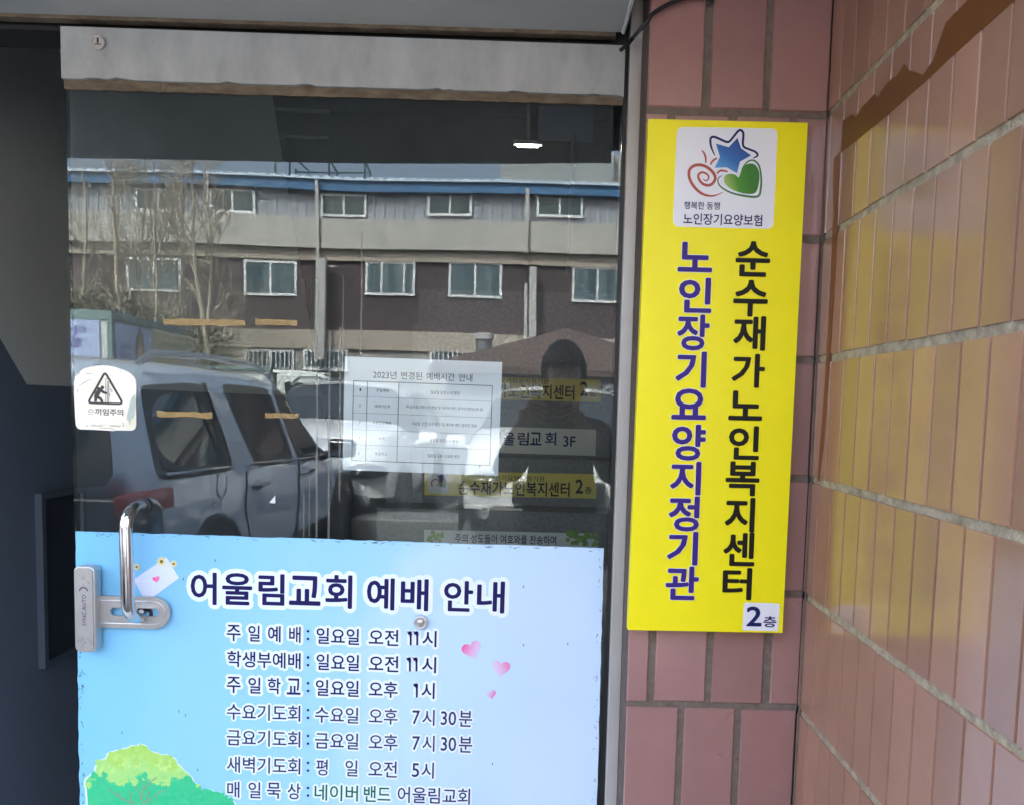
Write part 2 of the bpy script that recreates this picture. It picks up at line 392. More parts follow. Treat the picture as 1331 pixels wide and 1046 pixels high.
XL = -1.60                                     # lobby side wall
bld = empty('entrance_building', (0, 0, 0))
tag(bld, 'tiled building with a recessed entrance and a grey lobby behind the glass door', 'building')
MB().box(-9, -4.5, -.9, -.6, 0, 2.75).box(.53, 7, -.9, -.6, 0, 2.75).build('facade_wall', 'panel_grey', bld)
MB().box(-1.2, 7, -1.3, .12, 2.80, 4.6).box(-9, -1.203, -.3, .12, 2.80, 4.6).box(-9, -3.41, .123, 7, 2.8, 4.6).box(1.44, 7, .123, 7, 2.8, 4.6).box(-3.407, 1.437, 6.903, 7, 2.8, 4.6).box(-3.407, 1.437, .123, 6.9, 4.4, 4.6).build('upper_storey', 'panel_grey', bld)  # unseen; overhang reaches out to shade the pier, steps back to light the lobby
MB().box(-9, -8.8, -.6, 7, 0, 2.8).box(6.8, 7, -.6, 7, 0, 2.8).box(-8.8, 6.8, 6.95, 7, 0, 2.8).build('outer_wall', 'panel_grey', bld)
MB().box(-1.2, 7, -1.3, .12, 2.74, 2.797).box(-9, -1.203, -.3, .12, 2.74, 2.797).box(.28, 7, -1.3, -.853, 2.36, 2.738).box(.175, 7, -.85, -.124, 2.256, 2.738).build('ceiling_with_shade_slab', 'lobby_dark', bld)  # unseen lowered slabs added over the pier to darken its upper tiles
MB().box(-4.5, XL, .0, .12, .0, 2.74).build('door_jamb', 'frame_metal', bld)
MB().box(XL, .62, .018, .10, 2.192, 2.74).build('header_frame', 'black_rubber', bld)
# lobby side wall: pale above, dark dado below with a sloped dark part towards the door, ending in a slanted edge beside the stairs
e0, e1 = onx(355, 130, XL), onx(412, 480, XL)
ku, kd = onx(0, 440, XL), onx(35, 500, XL)
zt = 4.39; sl = (e1[1]-e0[1])/(e0[2]-e1[2])
yend = lambda z: e1[1] + (e1[2]-z)*sl
zd = kd[2]
up_ = [(.12, ku[2]+.35), (ku[1], ku[2]), (kd[1], zd), (yend(zd), zd), (yend(zt), zt), (.12, zt)]
dn_ = [(.12, .02), (yend(.02), .02), (yend(zd), zd), (kd[1], zd), (ku[1], ku[2]), (.12, ku[2]+.35)]
for nm, pl, mm in (('upper_wall', up_, 'lobby_upper'), ('dado', dn_, 'lobby_dado')):
    b = MB(); n = len(pl)
    b.add([(XL, y, z) for y, z in pl] + [(XL-.08, y, z) for y, z in pl], [list(range(n)), list(range(2*n-1, n-1, -1))] + [(i, (i+1) % n, (i+1) % n+n, i+n) for i in range(n)])
    b.build(nm, mm, bld)
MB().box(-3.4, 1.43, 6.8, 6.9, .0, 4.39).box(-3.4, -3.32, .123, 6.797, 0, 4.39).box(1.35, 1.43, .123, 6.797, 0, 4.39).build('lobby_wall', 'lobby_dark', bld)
# dim window frames at the back of the lobby
bk = MB()
for u0, u1 in ((379, 384), (388, 396), (403, 411)):
    a, b_ = at(u0, 170, 6.7), at(u1, 170, 6.7); bk.box(a[0], b_[0], 6.72, 6.79, 1.2, 2.72)
bk.box(at(356, 140, 6.7)[0], at(425, 140, 6.7)[0], 6.74, 6.79, at(390, 143, 6.7)[2], at(390, 139, 6.7)[2])
bk.box(at(368, 140, 6.7)[0], at(425, 140, 6.7)[0], 6.74, 6.79, at(390, 178, 6.7)[2], at(390, 175, 6.7)[2])
tag(bk.build('window_frame', 'lobby_upper'), 'dim grey window frame at the far end of the lobby', 'window frame')
# service box on the side wall
q = [onx(*p, XL) for p in ((45, 641), (104, 628), (104, 841), (46, 871))]
y0, y1 = q[0][1], q[1][1]; z1, z0 = q[0][2], q[3][2]
pb = empty('service_box', (XL, y0, z0)); tag(pb, 'dark flush service box set in the lobby side wall', 'service box')
MB().box(-.01, .022, 0, .02, 0, z1-z0).box(-.01, .022, y1-y0-.02, y1-y0, 0, z1-z0).box(-.01, .022, .02, y1-y0-.02, 0, .02).box(-.01, .022, .02, y1-y0-.02, z1-z0-.02, z1-z0).build('frame', 'panel_frame', pb)
MB().cbox(-.01, .012, .021, y1-y0-.021, .021, z1-z0-.021, .003).build('door', 'panel_box', pb)

# stairs with stickers on the risers
st = empty('lobby_stairs', (0, 0, .03)); tag(st, 'dark stone stairs rising behind the glass door', 'stairs')
for i in range(-4, 7):
    zr = .98 + .2*(i-1) - .1; y = 1.6 + .2*(i-1)
    MB().box(-.66, .70, y, y+.21 if i < 6 else 3.4, max(zr-.28, .04)-.03, zr+.2-.03).build('step', 'stair_stone', st)
MB().box(-.74, -.66, .78, 3.4, -.0, .12).build('stringer', 'lobby_dark', st)

# ------------------------------------------------------------------ soffit over the door
so_ = empty('entrance_canopy', (0, -.02, 2.205)); tag(so_, 'grey metal canopy soffit right above the door', 'canopy')
cm = MB(); pts = [(-1.7, -.02), (.128, -.02), (.140, -.40), (.172, -.80), (-.16, -.84), (-.64, -.875), (-1.7, -.92)]
n = len(pts); cm.add([(x, y+.02, 0) for x, y in pts] + [(x, y+.02, .36) for x, y in pts], [list(range(n)), list(range(2*n-1, n-1, -1))] + [(i, i+n, (i+1) % n+n, (i+1) % n) for i in range(n)])
cm.build('soffit_panel', 'soffit', so_)
MB().tube([(.129, .0, .0), (.141, -.38, .0), (.161, -.78, .0)], .0038, 8).build('edge_trim', 'white_trim', so_)
MB().box(-1.65, .115, .001, .022, -.006, .02).build('back_angle', 'sealant', so_)

# ------------------------------------------------------------------ the glass door
DX0, DX1 = -.930, .134
door = empty('glass_door', (DX1, 0, .13)); tag(door, 'frameless glass door with a steel top rail and curved pull handle', 'door')
def L(p): return (p[0]-DX1, p[1], p[2]-.13)
pane = bpy.data.meshes.new('glass_pane')
vs = [(DX0-DX1, 0, 0), (0, 0, 0), (0, 0, 1.985), (DX0-DX1, 0, 1.985), (DX0-DX1, .012, 0), (0, .012, 0), (0, .012, 1.985), (DX0-DX1, .012, 1.985)]
pane.from_pydata(vs, [], [(0,1,2,3), (7,6,5,4), (0,4,5,1), (1,5,6,2), (2,6,7,3), (3,7,4,0)])
for m_ in ('glass_face', 'glass_body', 'glass_edge'): pane.materials.append(MT[m_])
pane.polygons.foreach_set('material_index', [0, 1, 2, 2, 2, 2])
po = bpy.data.objects.new('glass_pane', pane); COL.objects.link(po); po.parent = door
# top rail with a chipped lower lip
rr = MB(); low = []
x = DX0
while x < DX1-.001:
    low.append((x, 2.0925 + random.uniform(-.0004, .0004) + (random.uniform(.002, .0045) if random.random() < .13 else 0))); x += random.uniform(.008, .03)
low.append((DX1, 2.090))
pts = low + [(DX1, 2.184), (DX0, 2.187)]
rr.prism([(a-DX1, b-.13) for a, b in pts], -.014, -.0004)
rr.box(DX0-DX1, 0, .0125, .026, 2.094-.13, 2.184-.13)
rail = rr.build('top_rail', 'rail_metal', door)
c = at(129, 57, -.014)
kc = MB().cyl((c[0]-DX1, -.0165, c[2]-.13), (0, 1, 0), .0125, .005, 28).torus((c[0]-DX1, -.019, c[2]-.13), (0, 1, 0), .0115, .0018).build('lock_cylinder', 'frame_metal', rail, True)
MB().box(c[0]-DX1-.0016, c[0]-DX1+.0016, -.0200, -.0185, c[2]-.13-.001, c[2]-.13+.008).box(c[0]-DX1-.006, c[0]-DX1+.006, -.0200, -.0185, c[2]-.13-.004, c[2]-.13-.0025).build('keyway', 'dark_ink', kc)
sl_ = MB(); x = DX0; up, dn = [], []
while x < DX1:
    f_ = (x-DX0)/(DX1-DX0)
    up.append((x, 2.096)); dn.append((x, 2.0755 + .002*f_ + random.uniform(-.0010, .0010))); x += random.uniform(.006, .018)
up.append((DX1-.001, 2.096)); dn.append((DX1-.001, 2.0775))
sl_.prism([(a-DX1, b-.13) for a, b in dn + up[::-1]], -.006, -.0004)
sl_.build('sealant_strip', 'sealant', door)
# pull handle
ht, hb = at(187, 657, 0), at(190, 796, 0)
def arc(p0, p1, out, r, n=6):
    P = [Vector((p0[0], 0, p0[2]))]
    for k in range(n+1):
        t = math.pi/2*k/n; P.append(Vector((p0[0]-.004*math.sin(t), -(out-r) - r*math.sin(t), p0[2] - r*(1-math.cos(t)))))
    for k in range(n+1):
        t = math.pi/2*(1-k/n); P.append(Vector((p1[0]-.004*math.sin(t), -(out-r) - r*math.sin(t), p1[2] + r*(1-math.cos(t)))))
    P.append(Vector((p1[0], 0, p1[2]))); return P
hp = [(p.x-DX1, p.y, p.z-.13) for p in arc(ht, hb, .062, .036)]
hd = MB().tube(hp, .0125, 20).build('pull_handle', 'chrome', door, True)
hf = MB()
for p in (ht, hb): hf.cyl((p[0]-DX1, -.003, p[2]-.13), (0, 1, 0), .0165, .006, 24)
hf.build('handle_washer', 'dark_ink', hd, True)
# thin pale vertical streaks on the glass
dm = MB()
for (u, v0, v1, wpx) in ((395, 640, 697, 1.2), (412, 480, 698, 1.3), (428, 430, 700, 1.3), (442, 425, 650, .9), (470, 300, 462, .7), (446, 360, 470, .6), (402, 620, 697, .7)):
    a, b_ = at(u-wpx/2, v0, 0), at(u+wpx/2, v1, 0); dm.box(a[0]-DX1, b_[0]-DX1, -.0012, -.0003, b_[2]-.13, a[2]-.13)
dm.build('glass_streak', 'pale_streak', door)
# steel door frame on the hinge side
fr = MB().cbox(.1425, .1655, -.022, .10, .12, 2.74, .0015)
fro = fr.build('door_frame', 'frame_metal'); tag(fro, 'tarnished steel door post between the glass and the tiled pier', 'door post')
gk = MB().box(.1345, .1422, .004, .06, .13, 2.19); tag(gk.build('gap_strip', 'black_rubber'), 'thin black strip filling the dark gap along the hinge edge of the glass door', 'seal')  # black box filling the dark gap beside the glass

# ------------------------------------------------------------------ tiled pier and tiled side wall
XW = .489; YP = -.12; ROWZ = [2.0285 - .2163*k for k in range(9)]; ROWZ = [2.0285+.2163*3, 2.0285+.2163*2, 2.0285+.2163] + ROWZ
def tile(mb, x0, x1, z0, z1, yf, j=.0, plane='y'):
    jx = random.uniform(-j, j); jz = random.uniform(-j, j); dd = .0008 if plane == 'y' else .0002; d = random.uniform(-dd, dd)
    b = .0022 if plane == 'y' else .0008
    if plane == 'y':
        f = lambda x, y, z: (x+jx, y+d, z+jz)
    P = [(x0, 0, z0), (x1, 0, z0), (x1, 0, z1), (x0, 0, z1)]
    Q = [(x0+b, -1, z0+b), (x1-b, -1, z0+b), (x1-b, -1, z1-b), (x0+b, -1, z1-b)]
    tw = .0025 if plane == 'y' else .0005; ax, az = random.uniform(-tw, tw), random.uniform(-tw, tw)
    xm, zm = (x0+x1)/2, (z0+z1)/2; V = []
    for (x, s, z) in P + Q:
        out = .0075 + d if s else .0045
        if s: out += (x-xm)*ax + (z-zm)*az
        V.append((x+jx, z+jz, out) )
    F = [(4,5,6,7), (0,1,5,4), (1,2,6,5), (2,3,7,6), (3,0,4,7)]
    if plane == 'y': mb.add([(x, yf+.007-o, z) for x, z, o in V], F)
    else: mb.add([(yf+.007-o, x, z) for x, z, o in V], F)
pier = empty('tiled_pier', (.32, YP, .12)); tag(pier, 'narrow pier of dusty red tiles carrying the yellow sign', 'wall')
px0 = .1668
pg = MB().box(px0-.32, XW-.32, .0022, .35, 0, 2.62).build('grout_bed', 'grout_dark', pier)
MB().box(px0-.32-.0012, px0-.32-.0002, .004, .10, 0, 2.62).build('mortar_reveal', 'mortar_brown', pier)
pt = MB()
for k in range(len(ROWZ)-1):
    zt_, zb_ = ROWZ[k]-.006, ROWZ[k+1]+.006
    if k >= 11: break
    ph = .2122 if (k % 2 == 1) else .2712
    if k == 3: pass
    xs = [ph + .1085*i for i in range(-1, 4)]
    edges = [px0-.0065] + [x for x in xs if px0+.01 < x < XW-.01] + [XW+.0065]
    for a, b_ in zip(edges[:-1], edges[1:]):
        if b_-a > .02: tile(pt, a+.0065-.32, b_-.0065-.32, max(zb_-.12, 0), zt_-.12, 0.0-.0008, .0012)
pt.build('tile_facing', 'tile_pier', pier)

side = empty('tiled_side_wall', (XW, -.5, .12)); tag(side, 'side wall of glossy narrow red tiles with pale grout mirroring the sign', 'wall')
MB().box(.0022, .041, -.40, .376, 0, 2.62).build('grout_bed', 'grout_pale', side)
sm = MB(); pitch = .0622
for k in range(len(ROWZ)-1):
    zt_, zb_ = ROWZ[k]-.0062+random.uniform(-.0008,.0008), ROWZ[k+1]+.0062
    if k >= 11: break
    off = -.2436 if (k % 2 == 0) else -.2705
    ys = [off + pitch*i for i in range(-12, 3)]
    ys = [y for y in ys if -.885 < y < -.135]; edges = [-.9] + ys + [-.1225]
    for a, b_ in zip(edges[:-1], edges[1:]):
        if b_-a > .012: tile(sm, a+.0024+.5, b_-.0024+.5, max(zb_-.12, 0), zt_-.12, 0.0-.0005, .0009, 'x')
sm.build('tile_facing', 'tile_wall', side)

# brown packing tape left on the side wall
def onwall(u, v, lift=.0017): p = onx(u, v, XW-.001); return (p[0]-lift+.001, p[1], p[2])
def wall_strip(name, m, upper, lower, lift, label, cat, group=None):
    U = [onwall(*q, lift) for q in upper]; Lw = [onwall(*q, lift) for q in lower]
    poly = U + Lw[::-1]; n = len(poly); b = MB()
    b.add(poly + [(x+.0003, y, z) for x, y, z in poly], [list(range(n)), list(range(2*n-1, n-1, -1))] + [(i, i+n, (i+1) % n+n, (i+1) % n) for i in range(n)])
    return tag(b.build(name, m), label, cat, group)
wall_strip('tape_strip', 'brown_tape', [(1096, 157), (1108, 149), (1113, 153), (1120, 140), (1128, 133), (1137, 122), (1141, 127), (1150, 113), (1160, 102), (1166, 99), (1176, 83), (1183, 92), (1200, 98), (1214, 78), (1222, 52), (1230, 30), (1241, 18), (1259, 0), (1290, -32)],
           [(1093.5, 199), (1113, 184), (1131, 169), (1152, 152), (1176, 130), (1207, 103), (1238, 74), (1271, 44), (1310, 9), (1345, -22)], .0018, 'torn brown packing tape slanting across the top of the tiled side wall', 'tape')
wall_strip('rust_streak', 'rust', [(1084, 206), (1083, 280), (1080, 360), (1076, 440), (1071, 520), (1066, 580), (1063, 625)], [(1092, 198), (1090, 280), (1086, 360), (1081, 440), (1075.5, 520), (1071, 580), (1065, 625)], .0018, 'rusty brown streak running down beside the corner of the tiled wall', 'stain')
wall_strip('corner_caulk', 'grout_dark', [(1078, 0), (1068, 300), (1060, 500), (1045, 800), (1030, 1060)], [(1081, 0), (1071, 300), (1062.5, 500), (1047, 800), (1032, 1060)], .0018, 'thin dark caulk line in the corner between the pier and the side wall', 'caulk')

# black cable over the pier
cb = MB(); P = [at(u, v, -.045 if u < 830 else -.14) for u, v in ((806, 66), (816, 58), (824, 48), (833, 38), (841, 29), (846, 20), (858, 12), (870, 5), (884, 0), (897, -4), (908, -6))] + [at(918, -3, -.14), at(927, 4, -.135)]
tag(cb.tube([tuple(p) for p in P], .0036, 8).build('black_cable', 'black_rubber', None, True), 'black cable drooping over the top of the pier from the canopy edge', 'cable')

# ------------------------------------------------------------------ yellow sign on the pier
B = Board((843, 155), (1050, 160), (1017, 822), (816, 818), -.150, 'yellow_sign')
tag(B.root, 'tall yellow board with two columns of Korean lettering and a small emblem', 'sign')
B.slab('sign_board', 'sign_yellow', 0, .024)
zl = lambda x, y: (870 + x/7.473, 160 + y/7.473)
def rrect(tl, tr, br, bl, r):
    C = [np.array(q, float) for q in (tl, tr, br, bl)]; out = []
    for i in range(4):
        p, a, b_ = C[i], C[i-1], C[(i+1) % 4]; da = (a-p)/np.linalg.norm(a-p); db = (b_-p)/np.linalg.norm(b_-p)
        for k in range(6):
            t = k/5; out.append(tuple(p + da*r*(1-t)**2 + db*r*t*t))
    return out
em = MB(); em2 = MB(); B.poly(em, rrect((880, 165.4), (1010.8, 167.6), (1005, 298), (874.5, 295), 9), -.0006)
B.poly(em2, rrect((967, 782.2), (1013.6, 783.6), (1011.4, 819.6), (964.6, 818.6), 3), -.0006); em.build('emblem_patch', 'print_white', B.root, fix=False); em2.build('floor_patch', 'print_white', B.root, fix=False)

star = [zl(*p) for p in ((450,205),(575,240),(660,150),(695,250),(792,320),(685,380),(655,492),(555,435),(438,440),(490,335))]
a_ = B.px(*star[8]); b_ = B.px(*star[2])
dirv = np.array([b_[0]-a_[0], 0, b_[1]-a_[1]]); ln = dirv @ dirv
ms = ramp_mat('emblem_star_blue', (dirv[0]/ln, 0, dirv[2]/ln, -(a_[0]*dirv[0]+a_[1]*dirv[2])/ln), [(0, (.10, .36, .66)), (.45, (.02, .13, .42)), (1, (.008, .05, .25))])
sb = MB(); B.poly(sb, star, -.0016); sb.build('emblem_star', ms, B.root, fix=False)
heart = [zl(*p) for p in ((672,532),(700,460),(740,410),(800,398),(845,425),(872,490),(868,590),(835,680),(750,692),(650,668),(570,625),(530,572),(540,515),(590,498),(640,508))]
a_ = B.px(*zl(530, 590)); b_ = B.px(*zl(780, 520)); dirv = np.array([b_[0]-a_[0], 0, b_[1]-a_[1]]); ln = dirv @ dirv
mh = ramp_mat('emblem_heart_green', (dirv[0]/ln, 0, dirv[2]/ln, -(a_[0]*dirv[0]+a_[1]*dirv[2])/ln), [(0, (.36, .5, .13)), (.5, (.06, .26, .01)), (1, (.03, .18, .008))])
hb_ = MB(); B.poly(hb_, heart, -.0014, smooth=3); hb_.build('emblem_heart', mh, B.root, fix=False)
k_ = 1/7.473
lm = MB()
B.stroke(lm, [zl(*p) for p in ((440,320),(405,235),(398,160),(430,138),(500,165),(570,190),(620,140),(665,85),(695,75),(718,110),(715,225),(770,258),(835,285),(856,320),(812,347))], [8*k_,20*k_,22*k_,22*k_,22*k_,22*k_,20*k_,22*k_,22*k_,22*k_,22*k_,20*k_,20*k_,20*k_,8*k_], -.0011, 0)
B.stroke(lm, [zl(*p) for p in ((700,455),(745,392),(810,365),(868,415),(890,530),(886,640),(860,716),(740,714),(600,682),(500,625),(470,570),(480,535),(513,512))], [6*k_,14*k_,16*k_,18*k_,18*k_,20*k_,22*k_,20*k_,16*k_,14*k_,12*k_,10*k_,5*k_], -.0012, 1)
B.stroke(lm, [zl(*p) for p in ((522,676),(420,712),(315,690),(230,610),(190,520),(200,450),(260,412),(345,422),(420,480),(445,545),(405,602),(345,605),(295,565),(280,510),(320,482),(370,505),(380,540),(355,566),(325,545))], [5*k_,16*k_,24*k_,28*k_,28*k_,28*k_,28*k_,28*k_,28*k_,28*k_,26*k_,26*k_,24*k_,22*k_,20*k_,18*k_,16*k_,14*k_,6*k_], -.0011, 2)
B.stroke(lm, [zl(*p) for p in ((315,270),(338,300),(352,345),(352,392))], [10*k_,18*k_,18*k_,14*k_], -.0011, 2)
B.stroke(lm, [zl(*p) for p in ((398,410),(420,372),(460,345))], [14*k_,20*k_,16*k_], -.0011, 2)
B.stroke(lm, [zl(*p) for p in ((460,495),(500,465),(566,476))], [14*k_,20*k_,14*k_], -.0011, 2)
lm.build('emblem_outline', ['logo_navy', 'logo_green_line', 'logo_red'], B.root, fix=False)
tx = MB()
B.text(tx, '행복한', 889, 915.5, 267.3, 10, .013, -.0011); B.text(tx, '동행', 918.5, 935.6, 268, 10, .013, -.0011)
B.text(tx, '노인장기요양보험', 888, 990.5, 284.6, 15, .014, -.0011)
B.text(tx, '2', 970, 990, 800, 26, .022, -.0011); B.text(tx, '층', 992, 1009, 807, 14.5, .018, -.0011)
tx.build('lettering', 'logo_navy', B.root, fix=False)
bl = MB(); pu = MB(); ho = MB()
for ch, (u0, u1, v0, v1) in zip('순수재가노인복지센터', ((956,1001,314,360),(953,998,364,412),(953,995,411,456),(951,994,460,504),(947,991,508,546),(947,987,553,597),(943,987,599,644),(942,981,646,691),(940,981,691,735),(939,977,737,779))):
    B.text(bl, ch, u0, u1, (v0+v1)/2 - .5, v1-v0, .026, -.0011)
for ch, (u0, u1, v0, v1) in zip('노인장기요양지정기관', ((881,926,315,354),(882,925,361,407),(880,922,409,456),(878,918,457,504),(873,918,505,545),(873,917,551,598),(871,911,599,643),(869,909,644,690),(867,907,690,734),(865,908,735,779))):
    B.text(pu, ch, u0, u1, (v0+v1)/2 - .5, v1-v0, .027, -.0013, (ho, .0028, -.0006))
bl.build('lettering', 'print_black', B.root, fix=False); pu.build('lettering', 'print_purple', B.root, fix=False); ho.build('lettering', 'print_white', B.root, fix=False)

# ------------------------------------------------------------------ blue worship timetable board on the door
P_ = Board((98, 690), (785, 712), (768, 1330), (108, 1310), -.0055, 'timetable_board')
tag(P_.root, 'large sky blue board of worship times with a painted tree in its corner', 'notice board')
a_ = P_.px(98, 690); b_ = P_.px(785, 960); dirv = np.array([b_[0]-a_[0], 0, b_[1]-a_[1]]); ln = dirv @ dirv
mp = ramp_mat('printed_sky', (dirv[0]/ln, 0, dirv[2]/ln, -(a_[0]*dirv[0]+a_[1]*dirv[2])/ln - .16), [(.06, (.20, .54, .83)), (.34, (.28, .60, .86)), (.52, (.36, .64, .87)), (.60, (.48, .69, .89)), (.82, (.54, .70, .90)), (1, (.60, .75, .93))], .42, .34, 3.2)
bm_ = P_.outline; n_ = 26; ed = []
def rag(p, q, n, j):
    for k in range(n):
        t = k/n; ed.append((p[0]+(q[0]-p[0])*t + (random.uniform(-j, j) if k else 0), p[1]+(q[1]-p[1])*t + (random.uniform(-j, j) if k else 0)))
O = P_.outline; rag(O[0], O[1], 4, .0); rag(O[1], O[2], 60, .0009); rag(O[2], O[3], 70, .0009); rag(O[3], O[0], 60, .0012)
MB().prism(ed, 0, .004).build('board_panel', mp, P_.root, fix=True)
wr_ = MB()                                     # worn, lifting rim
for k in range(95):
    e = random.random()
    if e < .45: u, v = 100 + random.random()*680, 0; v = 690 + (u-98)*.032 + random.uniform(1, 4.5); l = random.uniform(2, 8); a = random.gauss(.03, .35)
    elif e < .8: v = 830 + random.random()*215; u = 99.5 + (v-690)*.0165 + random.uniform(1, 5); l = random.uniform(2, 7); a = random.gauss(1.5, .5)
    else: v = 720 + random.random()*320; u = 783 - (v-712)*.028 - random.uniform(1, 4.5); l = random.uniform(2, 7); a = random.gauss(1.5, .4)
    P_.stroke(wr_, [(u, v), (u+l*.5*math.cos(a)+random.uniform(-.8, .8), v+l*.5*math.sin(a)+random.uniform(-.8, .8)), (u+l*math.cos(a), v+l*math.sin(a))], [.3, random.uniform(.4, 1.1), .2], -.0004, 0, smooth=2)
for (u, v) in ((239, 750), (233, 922), (241, 927), (159, 950), (257, 998), (280, 726), (680, 760), (738, 834), (680, 836), (640, 990)):
    P_.stroke(wr_, [(u, v), (u+random.uniform(-1, 1), v+2), (u+random.uniform(-1, 1), v+3.6)], [.4, 1.2, .3], -.0004)
wr_.build('worn_marking', 'dark_ink', P_.root, fix=False)
nav = MB(); sla = MB(); grn = MB(); hal = MB()
for t, u0, u1, v0, v1 in (('어', 248, 282, 743, 785), ('울', 289, 328, 744, 785.5), ('림', 336, 370, 745, 786), ('교', 376, 417, 747.5, 786), ('회', 423, 458, 746.5, 790), ('예', 477, 513, 750.5, 792), ('배', 521, 557, 751.5, 793), ('안', 577, 615, 754, 794), ('내', 620, 656, 754.5, 796)):
    P_.text(nav, t, u0, u1, (v0+v1)/2 - (u1-u0)*.013, v1-v0, .021, -.0012, (hal, .0105, -.0005))
rows = [(('주', 295, 313), ('일', 323, 338), ('예', 348.5, 365), ('배', 376, 391)), (('학생부예배', 295.5, 391),), (('주', 295, 313), ('일', 323, 339), ('학', 348, 365), ('교', 373, 391)), (('수요기도회', 295, 390.5),), (('금요기도회', 295, 390.5),), (('새벽기도회', 295, 390.5),), (('매', 295.5, 311.5), ('일', 323, 339), ('묵', 347, 365), ('상', 374, 391))]
vals = [(('일요일', 411.5, 467), ('오전', 479.5, 518), ('11', 533, 541.5), ('시', 549, 567.5)), (('일요일', 411.5, 467), ('오전', 479.5, 518), ('11', 532, 540.5), ('시', 548.5, 567)), (('일요일', 410.5, 466.5), ('오후', 479.5, 517), ('1', 541, 541), ('시', 548, 565)), (('수요일', 409.5, 466), ('오후', 479.5, 517), ('7', 536, 546), ('시', 549, 565), ('30', 573, 593), ('분', 596.5, 614)), (('금요일', 409.5, 466), ('오후', 479.5, 517), ('7', 536, 546), ('시', 549, 565), ('30', 573, 593), ('분', 596.5, 614)), (('평', 411, 426), ('일', 449, 465), ('오전', 479, 516), ('5', 535.5, 545), ('시', 548, 564)), (('어울림교회', 517, 611),)]
vc = [821.5, 855.5, 889, 924, 957.5, 992.5, 1025]
for k in range(7):
    dark = k < 3; mb_ = nav if dark else sla; hl = (hal, .0058 if dark else .0042, -.0005 - .0003*0)
    for t, u0, u1 in rows[k]: P_.text(mb_, t, u0, u1, vc[k] + (u0-295)*.028, 21, .013 if dark else .010, -.0012, hl)
    for t, u0, u1 in vals[k]:
        if t in ('1', '11'):
            for uu in ({u0, u1}): P_.one(mb_, uu, vc[k] + (u0-295)*.028 + .6, 18, 2.5, hal, 6.5)
            continue
        P_.text(mb_, t, u0, u1, vc[k] + (u0-295)*.028 + .6, 18 if t[0].isdigit() else 21, .013 if dark else .010, -.0012, hl)
    for dz in (-5, 5): P_.disc(mb_, 400.5, vc[k] + 3 + dz, 1.7, -.0012)
for t, u0, u1 in (('네이버', 409, 465.5), ('밴드', 473, 508)): P_.text(grn, t, u0, u1, vc[6] + (u0-295)*.028 + .6, 21, .012, -.0012, (hal, .0042, -.0005))
hal.build('lettering', 'halo', P_.root, fix=False); nav.build('lettering', 'navy', P_.root, fix=False); sla.build('lettering', 'slate_navy', P_.root, fix=False); grn.build('lettering', 'print_green', P_.root, fix=False)
# printed envelope, flowers and hearts
en = MB(); P_.poly(en, [(174, 752.5), (216.5, 723.5), (233, 750.5), (197.5, 776.5), (186, 775)], -.0007)
P_.stroke(en, [(176, 754), (203, 752), (216.5, 725)], .8, -.0009, 1); P_.stroke(en, [(197, 774), (203, 752), (232, 750)], .5, -.0009, 1)
en.build('printed_envelope', ['envelope', 'halo'], P_.root, fix=False)
fl = MB()
for (u, v, r) in ((178, 736, 5), (210.3, 729, 7), (226, 732, 5.2)):
    for k in range(11):
        a = 2*math.pi*k/11; P_.stroke(fl, [(u, v), (u+r*.55*math.cos(a), v+r*.55*math.sin(a)), (u+r*math.cos(a), v+r*math.sin(a))], [.5, r*.32, .2], -.0010 - .00001*k, 0, smooth=2)
    P_.disc(fl, u, v, r*.34, -.0014, 1, 9)
fl.build('printed_flower', ['petal', 'petal_core'], P_.root, fix=False)
def heart_pts(u, v, s, rot):
    o = []
    for k in range(28):
        t = 2*math.pi*k/28; x = 16*math.sin(t)**3; y = -(13*math.cos(t)-5*math.cos(2*t)-2*math.cos(3*t)-math.cos(4*t))
        o.append((u + s*(x*math.cos(rot)-y*math.sin(rot))/16, v + s*(x*math.sin(rot)+y*math.cos(rot))/16))
    return o
for (u, v, s, rot, c1, c2, ax_) in ((203.5, 752, 4.8, -.25, (.75, .05, .28), (.85, .3, .55), 1), (613.5, 843.5, 13, -.35, (.82, .12, .36), (.66, .66, .89), 1), (651, 867.5, 12, .12, (.80, .22, .46), (.64, .68, .90), -1), (638.5, 901.5, 6.5, -.2, (.66, .62, .86), (.80, .13, .40), 1)):
    hm_ = MB(); P_.poly(hm_, heart_pts(u, v, s, rot), -.0010)
    a_ = P_.px(u-s*.9*ax_, v - (s*.2)); b_ = P_.px(u+s*1.0*ax_, v+s*.6); dirv = np.array([b_[0]-a_[0], 0, b_[1]-a_[1]]); ln = dirv @ dirv
    hm_.build('printed_heart', ramp_mat('heart_wash', (dirv[0]/ln, 0, dirv[2]/ln, -(a_[0]*dirv[0]+a_[1]*dirv[2])/ln), [(0, c1), (.9, c2)]), P_.root, fix=False)
